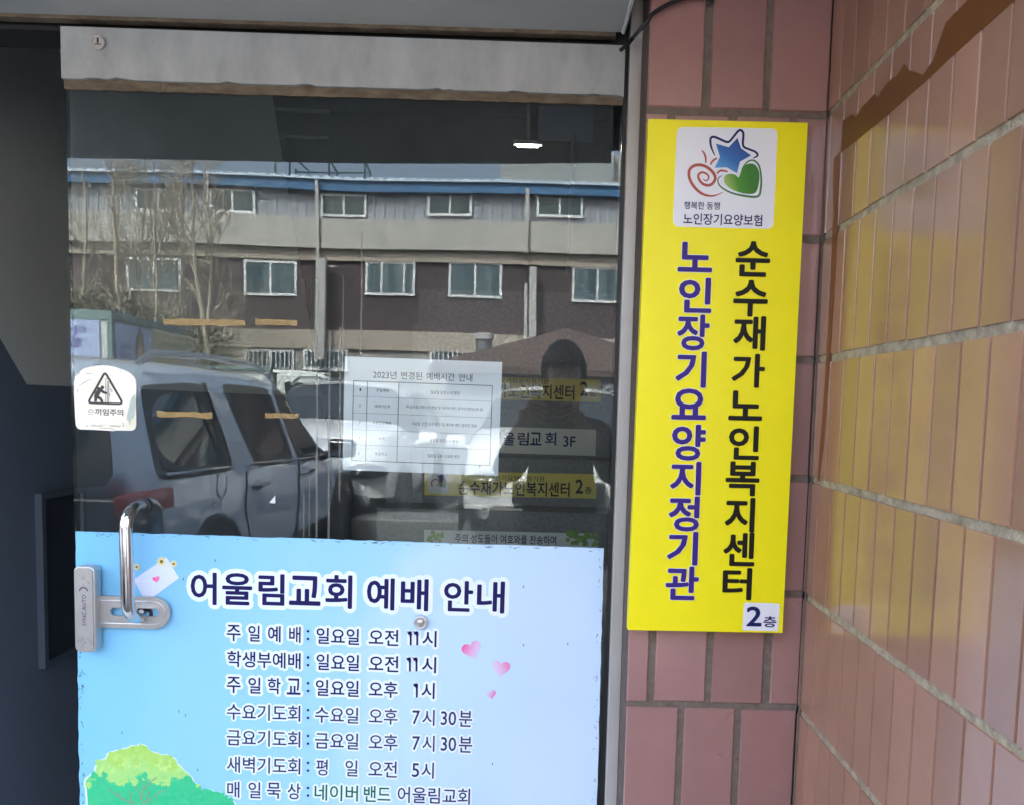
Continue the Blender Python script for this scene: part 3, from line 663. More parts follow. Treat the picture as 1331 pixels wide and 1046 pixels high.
# watercolour tree
crown = [(114,1040),(113,1024),(111,1017),(115,1009),(120,1005),(125.4,1001.5),(125,996),(127.5,990.5),(134,986),(140,983),(142,978.5),(149,976),(156,975.5),(160,973),(165,972),(170,969),(178,969.5),(184,966.5),(190,968.5),(194,973),(199,976.5),(205,977.5),(210,980.5),(217,980),(222,983),(228,985.5),(230,991),(236,996),(240,1001),(246,1006),(251,1014),(258,1021),(262,1026),(268,1024),(275,1026),(283,1028),(290,1031),(296,1036),(303,1041),(309,1047),(313,1056),(311,1075),(300,1095),(270,1105),(220,1110),(170,1108),(135,1100),(118,1080)]
def scaled(pts, s): c0 = np.mean(np.array(pts), 0); return [tuple(c0 + (np.array(p)-c0)*s) for p in pts]
rough_c = []
for k in range(len(crown)):
    a, b_ = np.array(crown[k]), np.array(crown[(k+1) % len(crown)])
    rough_c.append(tuple(a)); rough_c.append(tuple((a+b_)/2 + np.random.RandomState(k).uniform(-1.3, 1.3, 2)))
ch = MB(); P_.poly(ch, scaled(rough_c, 1.025), -.0006); ch.build('tree_glow', 'halo', P_.root, fix=False)
a_ = P_.px(180, 968); b_ = P_.px(186, 1040); dirv = np.array([b_[0]-a_[0], 0, b_[1]-a_[1]]); ln = dirv @ dirv
ct = MB(); P_.poly(ct, rough_c, -.0009)
ct.build('painted_crown', ramp_mat('watercolour_leaves', (dirv[0]/ln, 0, dirv[2]/ln, -(a_[0]*dirv[0]+a_[1]*dirv[2])/ln - .33), [(0, (.36, .62, .10)), (.38, (.50, .74, .22)), (.55, (.30, .66, .20)), (.66, (.04, .56, .25)), (1, (.02, .50, .22))], .5, .66, 22), P_.root, fix=False)
dab = MB(); rs0 = random.Random(5); cpoly = np.array(crown)
def inside(u, v):
    c = False; n = len(cpoly); j = n-1
    for i in range(n):
        if (cpoly[i][1] > v) != (cpoly[j][1] > v) and u < (cpoly[j][0]-cpoly[i][0])*(v-cpoly[i][1])/(cpoly[j][1]-cpoly[i][1])+cpoly[i][0]: c = not c
        j = i
    return c
nd = 0
while nd < 620:
    u, v = rs0.uniform(112, 312), rs0.uniform(967, 1100)
    if not inside(u, v): continue
    t = (v-968)/72 + rs0.gauss(0, .07) + .10*math.sin(u*.11) + .06*math.sin(u*.31); r = rs0.uniform(2.0, 5.5)
    P_.poly(dab, [(u + r*rs0.uniform(.6, 1.2)*math.cos(a), v + r*rs0.uniform(.6, 1.2)*math.sin(a)) for a in [2*math.pi*k/8 for k in range(8)]], -.00095-.0000003*nd, 0 if t < .3 else (1 if t < .62 else 2)); nd += 1
dab.build('leaf_print', [mat('dab_a', (.44, .68, .17), .5, noise=(60, .3, .7), c2=(.36, .62, .10)), mat('dab_b', (.34, .66, .17), .5, noise=(60, .3, .7), c2=(.42, .70, .22)), mat('dab_c', (.06, .55, .25), .5, noise=(50, .3, .7), c2=(.03, .50, .22))], P_.root, fix=False)
br = MB()
for pts in (((184, 1075), (184, 1046), (186, 1030), (188.5, 1010)), ((187, 1026), (195, 1017), (204, 1009)), ((184, 1038), (180, 1026), (178, 1020)), ((174, 1044), (158, 1036), (146, 1028), (139, 1022)), ((156, 1035), (153, 1029)), ((172, 1042), (169, 1027)), ((187, 1043), (197, 1038), (204, 1031), (218, 1025)), ((191, 1041), (194, 1027))):
    P_.stroke(br, pts, [2.6 if k == 0 and pts[0][1] > 1050 else 1.5-.3*k for k in range(len(pts))], -.0012)
br.build('painted_branch', 'twig', P_.root, fix=False)
# fixing bolt
c = at(547, 808, -.008)
bt = MB().cyl((c[0], -.0085, c[2]), (0, 1, 0), .0135, .005, 28).torus((c[0], -.011, c[2]), (0, 1, 0), .0115, .0022).ball((c[0], -.011, c[2]), (.0075, .004, .0075))
tag(bt.build('fixing_bolt', 'satin_metal', None, True), 'round steel fixing bolt through the blue timetable board', 'bolt')

# ------------------------------------------------------------------ bar lock clamped on the door edge
lk = empty('door_lock', at(112, 790, -.03)); tag(lk, 'silver bar lock clamped on the door edge with a slotted arm around the handle', 'door lock')
lo = np.array(lk.location)
def lp(u, v, Y=-.03): p = at(u, v, Y); return p - lo
a_, b_ = lp(96, 735, -.034), lp(125.5, 847, -.034)
lb = MB(); r = .011; x0, x1, z1, z0 = a_[0], b_[0], a_[2], b_[2]
def rr2(x0, x1, z0, z1, r, n=7):
    o = []
    for cx_, cz_, s in ((x1-r, z1-r, 0), (x0+r, z1-r, 1), (x0+r, z0+r, 2), (x1-r, z0+r, 3)):
        for k in range(n): t = math.pi/2*(s + k/(n-1)); o.append((cx_+r*math.cos(t), cz_+r*math.sin(t)))
    return o
lb.prism(rr2(x0, x1, z0, z1, r), -.006, .018)
def bev(o, wdt, seg=3):
    md = o.modifiers.new('edge', 'BEVEL'); md.width = wdt; md.segments = seg; md.limit_method = 'ANGLE'; md.angle_limit = R(50); return o
body = bev(lb.build('lock_body', 'satin_metal', lk, True), .0025)
MB().prism(rr2(x0+.0035, x1-.0035, z0+.0035, z1-.0035, r-.002), -.0085, -.005).build('face_plate', 'satin_metal', body, True)
wd = MB().tube([(0, -.0092, 0), (0, -.0092, 0.0001)], .0001, 4)
v_, sz_, f_ = glyphs('SYNC AUTO', .006)
tl_ = MB(); sc2 = (lp(112, 772)[2]-lp(112, 812)[2]) / sz_[0]; zb = lp(112, 812, -.036)[2]; xc = (x0+x1)/2
tl_.add([(xc + .0042 - (q[1]/sz_[1])*.0075, -.0089, zb + q[0]*sc2) for q in v_], f_)
for k in range(7):                              # small crown emblem
    a = math.pi*(.15 + .7*k/6); tl_.add([(xc-.0085*math.cos(a)+dx, -.0089, lp(112, 768)[2] + .010*math.sin(a) - .002 + dz) for dx, dz in ((-.0012, 0), (.0012, 0), (.0008, .0038), (-.0008, .0038))], [(0, 1, 2, 3)])
for (u, v, s) in ((104, 752, 1), (118, 750, -1), (111, 757, 1), (103, 835, 1), (117, 830, -1), (110, 838, 1)):
    for k in range(4):
        p = lp(u + random.uniform(-4, 4), v + random.uniform(-5, 5), -.0385); a = random.uniform(.6, 1.4)*s; l = random.uniform(.004, .009)
        tl_.add([(p[0], -.0089, p[2]), (p[0]+.0005, -.0089, p[2]), (p[0]+l*math.cos(a)+.0003, -.0089, p[2]+l*math.sin(a)), (p[0]+l*math.cos(a), -.0089, p[2]+l*math.sin(a))], [(0, 1, 2, 3)])
tl_.build('lettering', 'slate_navy', body, fix=False)
# arm with slot
ax0, ax1 = lp(122, 790, -.012)[0], lp(222, 795, -.012)[0]; az1, az0 = lp(170, 774, -.012)[2], lp(170, 815, -.012)[2]
sx0, sx1 = lp(145, 794, -.012)[0], lp(208, 794, -.012)[0]; sz1, sz0 = lp(180, 789, -.012)[2], lp(180, 799.5, -.012)[2]
bm2 = bmesh.new(); ra = (az1-az0)/2; rs = (sz1-sz0)/2; zc_ = (az1+az0)/2; zs = (sz0+sz1)/2
outer = [(ax0, az0)] + [(ax1-ra + ra*math.cos(t), zc_ + ra*math.sin(t)) for t in [(-math.pi/2 + math.pi*k/16) for k in range(17)]] + [(ax0, az1)]
inner = [(sx1-rs + rs*math.cos(t), zs + rs*math.sin(t)) for t in [(-math.pi/2 + math.pi*k/10) for k in range(11)]] + [(sx0+rs + rs*math.cos(t), zs + rs*math.sin(t)) for t in [(math.pi/2 + math.pi*k/10) for k in range(11)]]
es = []
for ring in (outer, inner):
    vv = [bm2.verts.new((x, .0, z)) for x, z in ring]
    for i in range(len(vv)): es.append(bm2.edges.new((vv[i], vv[(i+1) % len(vv)])))
res = bmesh.ops.triangle_fill(bm2, use_beauty=True, use_dissolve=False, edges=es)
fs = [q for q in res['geom'] if isinstance(q, bmesh.types.BMFace)]
ex = bmesh.ops.extrude_face_region(bm2, geom=fs)
for q in ex['geom']:
    if isinstance(q, bmesh.types.BMVert): q.co.y += .005
bmesh.ops.recalc_face_normals(bm2, faces=bm2.faces)
me = bpy.data.meshes.new('slotted_arm'); bm2.to_mesh(me); bm2.free(); me.materials.append(MT['satin_metal'])
arm = bpy.data.objects.new('slotted_arm', me); COL.objects.link(arm); arm.parent = lk; arm.location.y = .013
rb = MB(); ri = ra*.72
rb.tube([(ax0+.012, 0, zc_+ri)] + [(ax1-ra + ri*math.cos(t), 0, zc_ + ri*math.sin(t)) for t in [math.pi/2 - math.pi*k/14 for k in range(15)]] + [(ax0+.012, 0, zc_-ri)], .0022, 8)
rb.build('pressed_rib', 'satin_metal', arm, True)

# ------------------------------------------------------------------ stickers and papers on the glass
S = Board((95, 474), (180, 477), (180, 561), (97, 558), -.0008, 'warning_sticker')
tag(S.root, 'worn white door sticker with a triangle warning of trapped fingers', 'sticker')
zs_ = lambda x, y: (90 + x/10.46, 470 + y/10.46)
shape = [zs_(*p) for p in ((75,600),(66,420),(68,300),(80,225),(112,172),(160,125),(205,98),(280,75),(350,64),(450,56),(550,60),(630,78),(700,102),(765,125),(822,152),(868,190),(900,232),(913,300),(914,400),(909,560),(913,760),(914,850),(905,890),(888,918),(850,934),(650,930),(600,938),(430,926),(150,915),(112,896),(90,862),(82,760))]
sg = MB().prism([S.px(*p) for p in shape], -.0006, 0); S_b = sg.build('sticker_sheet', 'sticker_white', S.root)
tr_ = MB(); S.poly(tr_, [zs_(*p) for p in ((893,440),(850,492),(826,560),(806,650),(788,740),(786,785),(808,800),(828,862),(838,800),(862,760),(880,770),(893,700),(904,600),(908,510))], -.0010)
tr_.build('torn_patch', 'sticker_torn', S.root, fix=False)
pk = MB(); q = 1/10.46
tri = [zs_(*p) for p in ((490,168),(512,180),(700,500),(712,545),(690,570),(302,560),(280,540),(284,510),(468,182))]
S.stroke(pk, [zs_(*p) for p in ((490,170),(510,182),(610,355),(706,520),(712,552),(690,572),(490,567),(300,560),(276,545),(284,512),(380,345),(470,182))], 30*q, -.0010, closed=True, smooth=2)
S.disc(pk, *zs_(455, 355), 25*q, -.0011)
S.stroke(pk, [zs_(*p) for p in ((368,352),(420,378),(470,418),(520,432))], [18*q, 42*q, 36*q, 26*q], -.0012)
S.stroke(pk, [zs_(*p) for p in ((415,380),(395,430),(372,480),(360,545))], [44*q, 62*q, 44*q, 34*q], -.0013)
S.stroke(pk, [zs_(*p) for p in ((385,480),(430,505),(455,552))], [40*q, 38*q, 34*q], -.0014)
S.stroke(pk, [zs_(*p) for p in ((380,362),(352,440),(345,500))], [14*q, 10*q, 6*q], -.0011)
for x0_, x1_, ytop in ((498, 505, 235), (524, 532, 260), (540, 545, 275)): S.poly(pk, [zs_(x0_, ytop), zs_(x1_, ytop), zs_(x1_, 552), zs_(x0_, 552)], -.0012)
S.poly(pk, [zs_(498, 232), zs_(525, 232), zs_(525, 240), zs_(498, 240)], -.00121)
for pts in (((560,365),(568,390)), ((572,410),(592,412)), ((588,375),(578,395)), ((552,435),(548,468))): S.stroke(pk, [zs_(*p) for p in pts], [4*q, 10*q], -.0012)
S.text(pk, '끼임주의', *[zs_(355, 0)[0], zs_(738, 0)[0]], zs_(0, 678)[1], 90*q, .016, -.0011)
S.text(pk, '고용노동부', zs_(290, 0)[0], zs_(455, 0)[0], zs_(0, 862)[1], 26*q, .0, -.0011); S.text(pk, '안전보건공단', zs_(548, 0)[0], zs_(700, 0)[0], zs_(0, 868)[1], 26*q, .0, -.0011)
S.stroke(pk, [zs_(*p) for p in ((236,858),(246,872),(262,864))], 6*q, -.0011); S.disc(pk, *zs_(735, 826), 6*q, -.0011, n=8); S.stroke(pk, [zs_(736, 850), zs_(740, 878)], 8*q, -.0011)
S.stroke(pk, [zs_(*p) for p in ((300,640),(262,672))], 7*q, -.0011); S.stroke(pk, [zs_(*p) for p in ((300,640),(340,672))], 6*q, -.0011); S.stroke(pk, [zs_(*p) for p in ((262,684),(345,686))], 4*q, -.0011); S.stroke(pk, [zs_(*p) for p in ((262,712),(330,714))], 5*q, -.0011)
for pts in (((130,340),(200,290),(310,235)), ((235,150),(250,170),(330,165)), ((330,45),(400,48),(440,40)), ((110,430),(118,380)), ((400,895),(560,905),(640,925)), ((690,118),(712,140)), ((120,180),(150,150))):
    S.stroke(pk, [zs_(*p) for p in pts], [2*q, 6*q, 2*q][:len(pts)], -.0009)
pk.build('pictogram', 'pict_black', S.root, fix=False)

N = Board((448, 463.4), (652.7, 470.9), (647.4, 618), (445.2, 610), .0135, 'paper_notice')
tag(N.root, 'white paper timetable taped behind the door glass', 'notice')
N.slab('sheet', 'paper', 0, .0006)
ink = MB(); zn = lambda x, y: (430 + x/5.12, 440 + y/5.12)
def ln2(p, q_, w): N.stroke(ink, [zn(*p), zn(*q_)], w, -.0007, smooth=1)
TL, TR, BR, BL = np.array((152, 282.)), np.array((1075, 315.)), np.array((1058, 842.)), np.array((140, 808.))
def tp(a, b_): return (TL*(1-a)+TR*a)*(1-b_) + (BL*(1-a)+BR*a)*b_
for b_ in (0, 1): ln2(tp(0, b_), tp(1, b_), .9)
for a in (0, .1, .327, 1): ln2(tp(a, 0), tp(a, 1), .9)
for b_ in (.196, .4, .61, .8): ln2(tp(0, b_), tp(1, b_), .35)
for t, u0, u1 in (('2023년', 485, 515.5), ('변경된', 521.5, 548.5), ('예배시간', 554.5, 591), ('안내', 596.5, 614)): N.text(ink, t, u0, u1, 487 + (u0-485)*.035, 10, .006, -.0007)
rowv = [.11, .305, .51, .71, .905]
for k, (t2, t3, x0_, x1_) in enumerate((('주일예배', '일요일 오전 11시 본당', 665, 858), ('새벽기도회', '화-금요일 오전 5시 본당 및 네이버 밴드 온라인생방송(화-금)', 502, 1015), ('수요찬양예배', '수요일 오전 10시 본당 및 네이버 밴드 온라인 방송', 540, 972), ('속회', '금요일 오전 11시 본당', 660, 848), ('주일학교', '일요일 오후 12:30분 본당', 645, 858))):
    c = zn(*tp(.05, rowv[k])); N.text(ink, str(k+1), c[0]-1, c[0]+1, c[1], 4, .004, -.0007)
    c = zn(*tp(.21, rowv[k])); hw = 2.0*len(t2); N.text(ink, t2, c[0]-hw, c[0]+hw, c[1], 4.4, .004, -.0007)
    u0, u1 = zn(x0_, 0)[0], zn(x1_, 0)[0]; c = zn(*tp(.66, rowv[k])); N.text(ink, t3, u0, u1, c[1] + (u0-c[0])*.034, 4.6, .004, -.0007)
N.stroke(ink, [zn(985, 838), zn(993, 848), zn(985, 856)], [.5, 1.6, .3], -.0007)
ink.build('printed_table', 'paper_ink', N.root, fix=False)

# strips of old tape
def glass_patch(name, m, pts, label, cat, group=None, y=-.0012):
    b = MB(); P = [at(u, v, 0) for u, v in pts]; o = P[0]
    b.prism([(p[0]-o[0], p[2]-o[2]) for p in P], y, -.0003); ob = b.build(name, m); ob.location = (o[0], 0, o[2]); return tag(ob, label, cat, group)
def jag(u0, u1, v0, v1, n=9):
    up = [(u0 + (u1-u0)*k/n, v0 + (u0 + (u1-u0)*k/n - u0)*.027 + random.uniform(-.9, .9)) for k in range(n+1)]
    dn = [(u0 + (u1-u0)*k/n + random.uniform(-1, 1), v1 + (u1-u0)*k/n*.027 + random.uniform(-.9, .9)) for k in range(n+1)]
    return up + dn[::-1]
G = 'strips of old tape on the door glass'
glass_patch('tape_residue', 'residue', jag(213, 318, 414, 421.5), 'long yellowed tape strip over the reflected brick wall', 'tape', G)
glass_patch('tape_residue', 'residue', jag(332, 387, 415, 422.5), 'short yellowed tape strip beside the longest strip high on the glass', 'tape', G)
glass_patch('tape_residue', 'residue', jag(204, 276, 534, 541), 'frayed yellow tape strip level with the warning sticker', 'tape', G)
glass_patch('tape_residue', 'residue', jag(345, 389, 536, 542.5), 'short yellowed tape strip nearest the paper timetable', 'tape', G)
glass_patch('film_scrap', 'shard', [(350, 653), (358, 643), (358, 653.5)], 'tiny white triangular scrap stuck on the glass above the blue board', 'scrap')

# stickers on the stair risers
def riser(i, tl, tr, br, bl, m, label):
    y = 1.6 + .2*(i-1) - .0035
    b = Board(tl, tr, br, bl, y, 'riser_sticker'); tag(b.root, label, 'sticker', 'stickers on the stair risers'); b.slab('sticker_sheet', m, 0, .002); return b
r1 = riser(1, (551, 688), (777, 693), (777, 728), (551, 723), 'stair_white', 'white Bible verse sticker on the lowest stair riser in view')
t_ = MB(); r1.text(t_, '주의 성도들아 여호와를 찬송하며', 591.5, 722.7, 698.5, 12, .012, -.001); t_.build('lettering', 'navy', r1.root, fix=False)
lf = MB(); rs_ = random.Random(3)
for (u0, u1, v0, v1, n) in ((556, 578, 690, 702, 16), (737, 776, 690, 708, 46)):
    for k in range(n): r1.disc(lf, rs_.uniform(u0, u1), rs_.uniform(v0, v1)+.6, rs_.uniform(1.5, 3.4), -.001-.00002*k, n=7)
lf.build('leaf_print', 'leaf_print', r1.root, fix=False)
def yellow(i, tl, tr, br, bl, label, u0, dv):
    b = riser(i, tl, tr, br, bl, 'stair_yellow', label); t = MB(); w2 = MB()
    U = lambda x: u0 + (x-552)
    b.poly(w2, [(U(556), dv+614), (U(583), dv+614.6), (U(583), dv+641), (U(556), dv+640)], -.0006); w2.build('emblem_patch', 'stair_white', b.root, fix=False)
    l_ = MB(); b.stroke(l_, [(U(562), dv+632), (U(561), dv+626), (U(566), dv+622), (U(571), dv+626), (U(568), dv+631)], 1.6, -.001, 0); b.poly(l_, [(U(568), dv+617), (U(577), dv+616), (U(579), dv+624), (U(572), dv+628)], -.001, 1); b.poly(l_, [(U(571), dv+627), (U(580), dv+624), (U(579), dv+633), (U(571), dv+632)], -.0011, 2)
    l_.build('emblem', ['logo_red', 'logo_navy', 'logo_green_line'], b.root, fix=False)
    b.text(t, '노인장기요양지정기관', U(627), U(708), dv+620, 7, .006, -.001)
    b.text(t, '순수재가노인복지센터', U(595.5), U(740.5), dv+632.5, 19, .020, -.001)
    b.text(t, '2', U(748), U(758), dv+631.5, 18.5, .022, -.001, mi=0); b.text(t, '층', U(760), U(769.5), dv+636.5, 9.5, .016, -.001)
    t.build('lettering', 'navy' if False else 'print_black', b.root, fix=False); return b
yellow(2, (552, 611.7), (775.4, 615.7), (774.6, 647.4), (551.7, 642.8), 'yellow care centre sticker on the riser just above the Bible verse', 552, 0)
yellow(4, (557, 488), (781, 494), (781, 523), (557, 516), 'yellow care centre sticker on the topmost riser half hidden by the paper', 558, -126)
r3 = riser(3, (553, 551), (775, 558), (774, 592), (553, 585), 'stair_white', 'pale church name sticker on the riser between the two yellow ones')
t_ = MB()
for ch, u0, u1 in (('어', 637, 651), ('울', 654.5, 669), ('림', 673, 687.5), ('교', 689, 704), ('회', 708.5, 723)): r3.text(t_, ch, u0, u1, 569.5, 17, .020, -.001)
r3.text(t_, '3F', 732, 748, 573, 14, .016, -.001); t_.build('lettering', 'navy', r3.root, fix=False)
# hanging strap and pale board inside
hb2 = MB(); a_, b_ = at(700, 137, 2.7), at(771, 185, 2.7); hb2.box(a_[0], b_[0], 2.70, 2.715, b_[2], a_[2])
tag(hb2.build('hanging_board', 'board_blue'), 'pale blue board hanging high inside the lobby', 'board')
sp = MB(); P = [at(u, v, 2.62) for u, v in ((746, 174), (744.5, 200), (745.5, 215), (743, 235), (742, 260), (741, 300), (739.5, 330), (738, 357))]
tag(sp.tube([tuple(p) for p in P], .014, 6).build('hanging_strap', 'strap', None, True), 'grey crumpled strap hanging below the pale blue board inside', 'strap')
# ================================================================== THE YARD BEHIND THE CAMERA (mirrored in the glass)
def vz(v, D, u=450): return float(at(u, v, D)[2])
def vx(u, D, v=480): return float(at(u, v, D)[0])
# ---- factory: its front stands at y = -FD and faces the door
FD = 22.0
fac = empty('factory_building', (0, -FD, 0)); tag(fac, 'long factory with a blue metal roof, grey upper wall and maroon brick below', 'building')
X0, X1 = -14.5, 14.0
zE, zU, zB, zS, zL, zG = vz(232, FD-.25), vz(244, FD-.25), vz(286, FD), vz(325, FD), vz(340, FD), vz(430, FD)
zg2 = vz(455, FD)
# corrugated upper wall
cw = MB(); x = X0; ps = []
while x < X1: ps += [(x, 0), (x+.16, 0), (x+.19, .03), (x+.25, .03)]; x += .28
vs = [(a, b, z) for z in (zB, zE) for a, b in ps]; n = len(ps)
cw.add(vs, [(i, i+1, n+i+1, n+i) for i in range(n-1)]); cw.box(X0, X1, -8, -.02, 0, zE)
cw.build('upper_wall', 'panel_grey', fac)
MB().box(X0, X1, -.02, .30, zS, zB).build('concrete_band', 'band_grey', fac)
MB().box(X0, X1, -.02, .14, zL, zS-.003).build('ledge', 'ledge', fac)
MB().box(X0, X1, -.02, .05, zG, zL-.003).build('brick_wall', 'brick_maroon', fac)
MB().box(X0, X1, -.02, .12, zg2, zG-.003).build('lower_band', 'ledge', fac)
MB().box(X0, X1, -.02, .04, 0, zg2-.003).build('ground_wall', 'concrete', fac)
rf = MB(); rf.add([(X0-.3, .25, zE+.02), (X1+.3, .25, zE+.02), (X1+.3, -8, zE+1.1), (X0-.3, -8, zE+1.1), (X0-.3, .25, zE-.06), (X1+.3, .25, zE-.06), (X1+.3, -8, zE+.9), (X0-.3, -8, zE+.9)], [(0,1,2,3),(7,6,5,4),(0,4,5,1),(1,5,6,2),(2,6,7,3),(3,7,4,0)])
roof = rf.build('roof', 'blue_roof', fac)
ff = MB(); ff.box(X0-.3, X1+.3, .20, .24, zU-.05, zE-.02); x = X0
ff.build('fascia', 'blue_roof', roof)
re = MB(); x = X0-.3
while x < X1+.3: re.box(x, x+.2, .18, .30, zE+.021, zE+.075); x += .3
re.box(X0-.3, X1+.3, .20, .32, zE-.018, zE+.02)
re.build('roof_ribs', 'roof_edge', roof)
rl = MB()
pr = [vx(u, FD+.4, 215) for u in (357, 376, 384, 400, 427, 437, 473, 480)]
for k, px_ in enumerate(pr): rl.tube([(px_, -.5, zE), (px_, -.5, zE+(.75 if k in (0, 1, 4, 6) else .45))], .03, 6)
for a, b_ in ((2, 3), (4, 5), (6, 7)): rl.tube([(pr[a], -.5, zE+.75), (pr[b_], -.5, zE+.42)], .03, 6)
rl.tube([(pr[2], -.5, zE+.36), (pr[7], -.5, zE+.42)], .025, 6)
rl.build('roof_railing', 'pane_dark', fac)
def fwin(name, u0, u1, v0, v1, pane, yoff, split=(.5,), bars=False):
    um = (u0+u1)/2; ref = lambda v: vz(v - (um-450)*.0267*0, FD, um)
    xa, xb = vx(u0, FD), vx(u1, FD); za, zb_ = ref(v1), ref(v0); t = .07
    f = MB().box(xa, xb, yoff, yoff+.06, za, za+t).box(xa, xb, yoff, yoff+.06, zb_-t, zb_).box(xa, xa+t, yoff, yoff+.06, za+t, zb_-t).box(xb-t, xb, yoff, yoff+.06, za+t, zb_-t)
    for s in split: xm = xa+(xb-xa)*s; f.box(xm-.03, xm+.03, yoff, yoff+.055, za+t, zb_-t)
    if bars:
        nb = int((xb-xa)/.13)
        for k in range(1, nb): xm = xa+(xb-xa)*k/nb; f.box(xm-.014, xm+.014, yoff+.07, yoff+.10, za, zb_)
        f.box(xa, xb, yoff+.07, yoff+.10, za-.03, za-.001)
    fo = f.build(name, 'upvc', fac); MB().box(xa+t, xb-t, yoff+.012, yoff+.03, za+t, zb_-t).build('pane', pane, fo); return fo
for u0, u1, v0, v1 in ((180, 238, 247, 277), (274, 333, 248, 279), (417, 475, 251, 281), (553, 610, 250, 282), (693, 752, 254, 285), (830, 888, 258, 289), (970, 1030, 262, 292)): fwin('upper_window', u0, u1, v0, v1, 'pane_dark', .03)
for u0, u1, v0, v1, s in ((170, 238, 336, 379, (.5,)), (317, 385, 339, 384, (.5,)), (476, 540, 341, 386, (.33, .78)), (583, 651, 343, 389, (.5,)), (740, 806, 348, 393, (.5,)), (880, 950, 352, 398, (.5,)), (1040, 1105, 356, 402, (.5,))): fwin('lower_window', u0, u1, v0, v1, 'pane_teal', .051, s)
for u0, u1 in ((213, 262), (318, 383), (395, 455), (560, 620)): fwin('barred_window', u0, u1, 455, 482, 'pane_teal', .045, (.5,), True)
dp = MB()
for u, v0, v1, r in ((412, 238, 472, .045), (681, 244, 328, .05), (420, 340, 470, .10), (681, 365, 440, .045), (690, 345, 470, .10), (272, 237, 288, .03)):
    um = vx(u, FD-.3); dp.box(um-r, um+r, .31, .31+2*r, vz(v1, FD), vz(v0, FD))
dp.box(vx(412, FD-.3), vx(438, FD-.3), .33, .38, vz(350, FD), vz(348, FD))
dp.build('downpipe', 'pipe_grey', fac)
# block rising behind the factory roof
fb = MB(); a, b_ = vx(650, 34, 220), vx(798, 34, 220); fb.box(a, b_, -37, -34, 0, vz(195, 34, 720)); fo = fb.build('distant_block', 'far_block')
MB().box(b_+.004, b_+1.4, -37, -34.4, 0, vz(198, 34, 800)).build('stair_tower', 'band_grey', fo)
tag(fo, 'plain grey block rising behind the blue factory roof', 'building')

# ---- hillside
hl = MB(); nx, ny = 26, 12; hx0, hx1, hy0, hy1 = -60, -10.0, -58, -24.5
for j in range(ny+1):
    for i in range(nx+1):
        x = hx0+(hx1-hx0)*i/nx; y = hy0+(hy1-hy0)*j/ny; s = min(1, (hx1-x)/9); d = min(1, (hy1-y)/9)
        hl.v.append((x, y, -.2 + 10.2*(s*s*(3-2*s))*(d*d*(3-2*d)) + random.uniform(-.25, .25)))
hl.f = [[j*(nx+1)+i, j*(nx+1)+i+1, (j+1)*(nx+1)+i+1, (j+1)*(nx+1)+i] for j in range(ny) for i in range(nx)]; hl.mi = [0]*len(hl.f)
struct(hl.build('hillside', 'hill', None, True))

# ---- bare trees
def grow(mb, p, d, L, r, depth, rs, up=.25):
    n = 5 if depth > 1 else 3; P = [p]; RR = [r]
    for k in range(n):
        d = (d + Vector((rs.gauss(0, .10), rs.gauss(0, .10), rs.gauss(0, .06)+up*.12))).normalized(); p = p + d*(L/n); P.append(p); RR.append(max(r*(1-(k+1)/n*.7), .006))
    mb.tube(P, RR, 6 if r > .04 else 4, 0, False)
    if depth == 0: return
    nb = {4: 12, 3: 6, 2: 6, 1: 4}[depth]
    for k in range(nb):
        t = rs.uniform(.25, 1.0); i = min(int(t*n), n-1); q = P[i].lerp(P[i+1], t*n-i); a = rs.uniform(0, 2*math.pi)
        sd_ = Vector((math.cos(a), math.sin(a), rs.uniform(.25, 1.0))).normalized(); grow(mb, q, (d*.55+sd_*.8).normalized(), L*rs.uniform(.28, .5), max(RR[i]*.5, .007), depth-1, rs, up)
def tree(u, vtop, D, seed, label, r=.09):
    r *= .62
    rs = random.Random(seed); o = at(u, 480, D); H = vz(vtop, D, u)
    root = empty('bare_tree', (o[0], -D, 0)); tag(root, label, 'tree', 'bare trees beside the factory')
    t = MB(); n = 8; P = [Vector((0, 0, -.05))]; RR = [r*1.25]
    for k in range(n): P.append(P[-1] + Vector((rs.gauss(0, .07), rs.gauss(0, .07), H/n))); RR.append(r*(1-.8*(k+1)/n)+.008)
    t.tube(P, RR, 8); t.build('trunk', 'bark', root, True)
    b = MB()
    for k in range(20):
        q = rs.uniform(.2, .97); i = min(int(q*n), n-1); p = P[i].lerp(P[i+1], q*n-i); a = rs.uniform(0, 2*math.pi)
        grow(b, p, Vector((math.cos(a)*.6, math.sin(a)*.6, .75)).normalized(), H*rs.uniform(.12, .3)*(1.15-q*.6), RR[i]*.42, 2, rs)
    b.build('crown', 'bark', root)
tree(113, 206, 18.5, 1, 'slim bare tree nearest the truck and the hillside')
tree(140, 203, 17.5, 2, 'bare tree with the thickest pale trunk beside the slim outermost one', .13)
tree(186, 206, 18.5, 3, 'bare tree with many fine branches in the middle of the row')
tree(197, 207, 17.2, 4, 'thin bare tree close against its finely branched neighbour', .07)
tree(222, 206, 18.8, 5, 'bare tree with a bent lower limb before the grey wall')
tree(262, 204, 16.5, 6, 'tall bare pale tree just beside the first upper window', .12)
tree(272, 205, 16.7, 7, 'bare tree leaning close behind the tall pale one', .10)
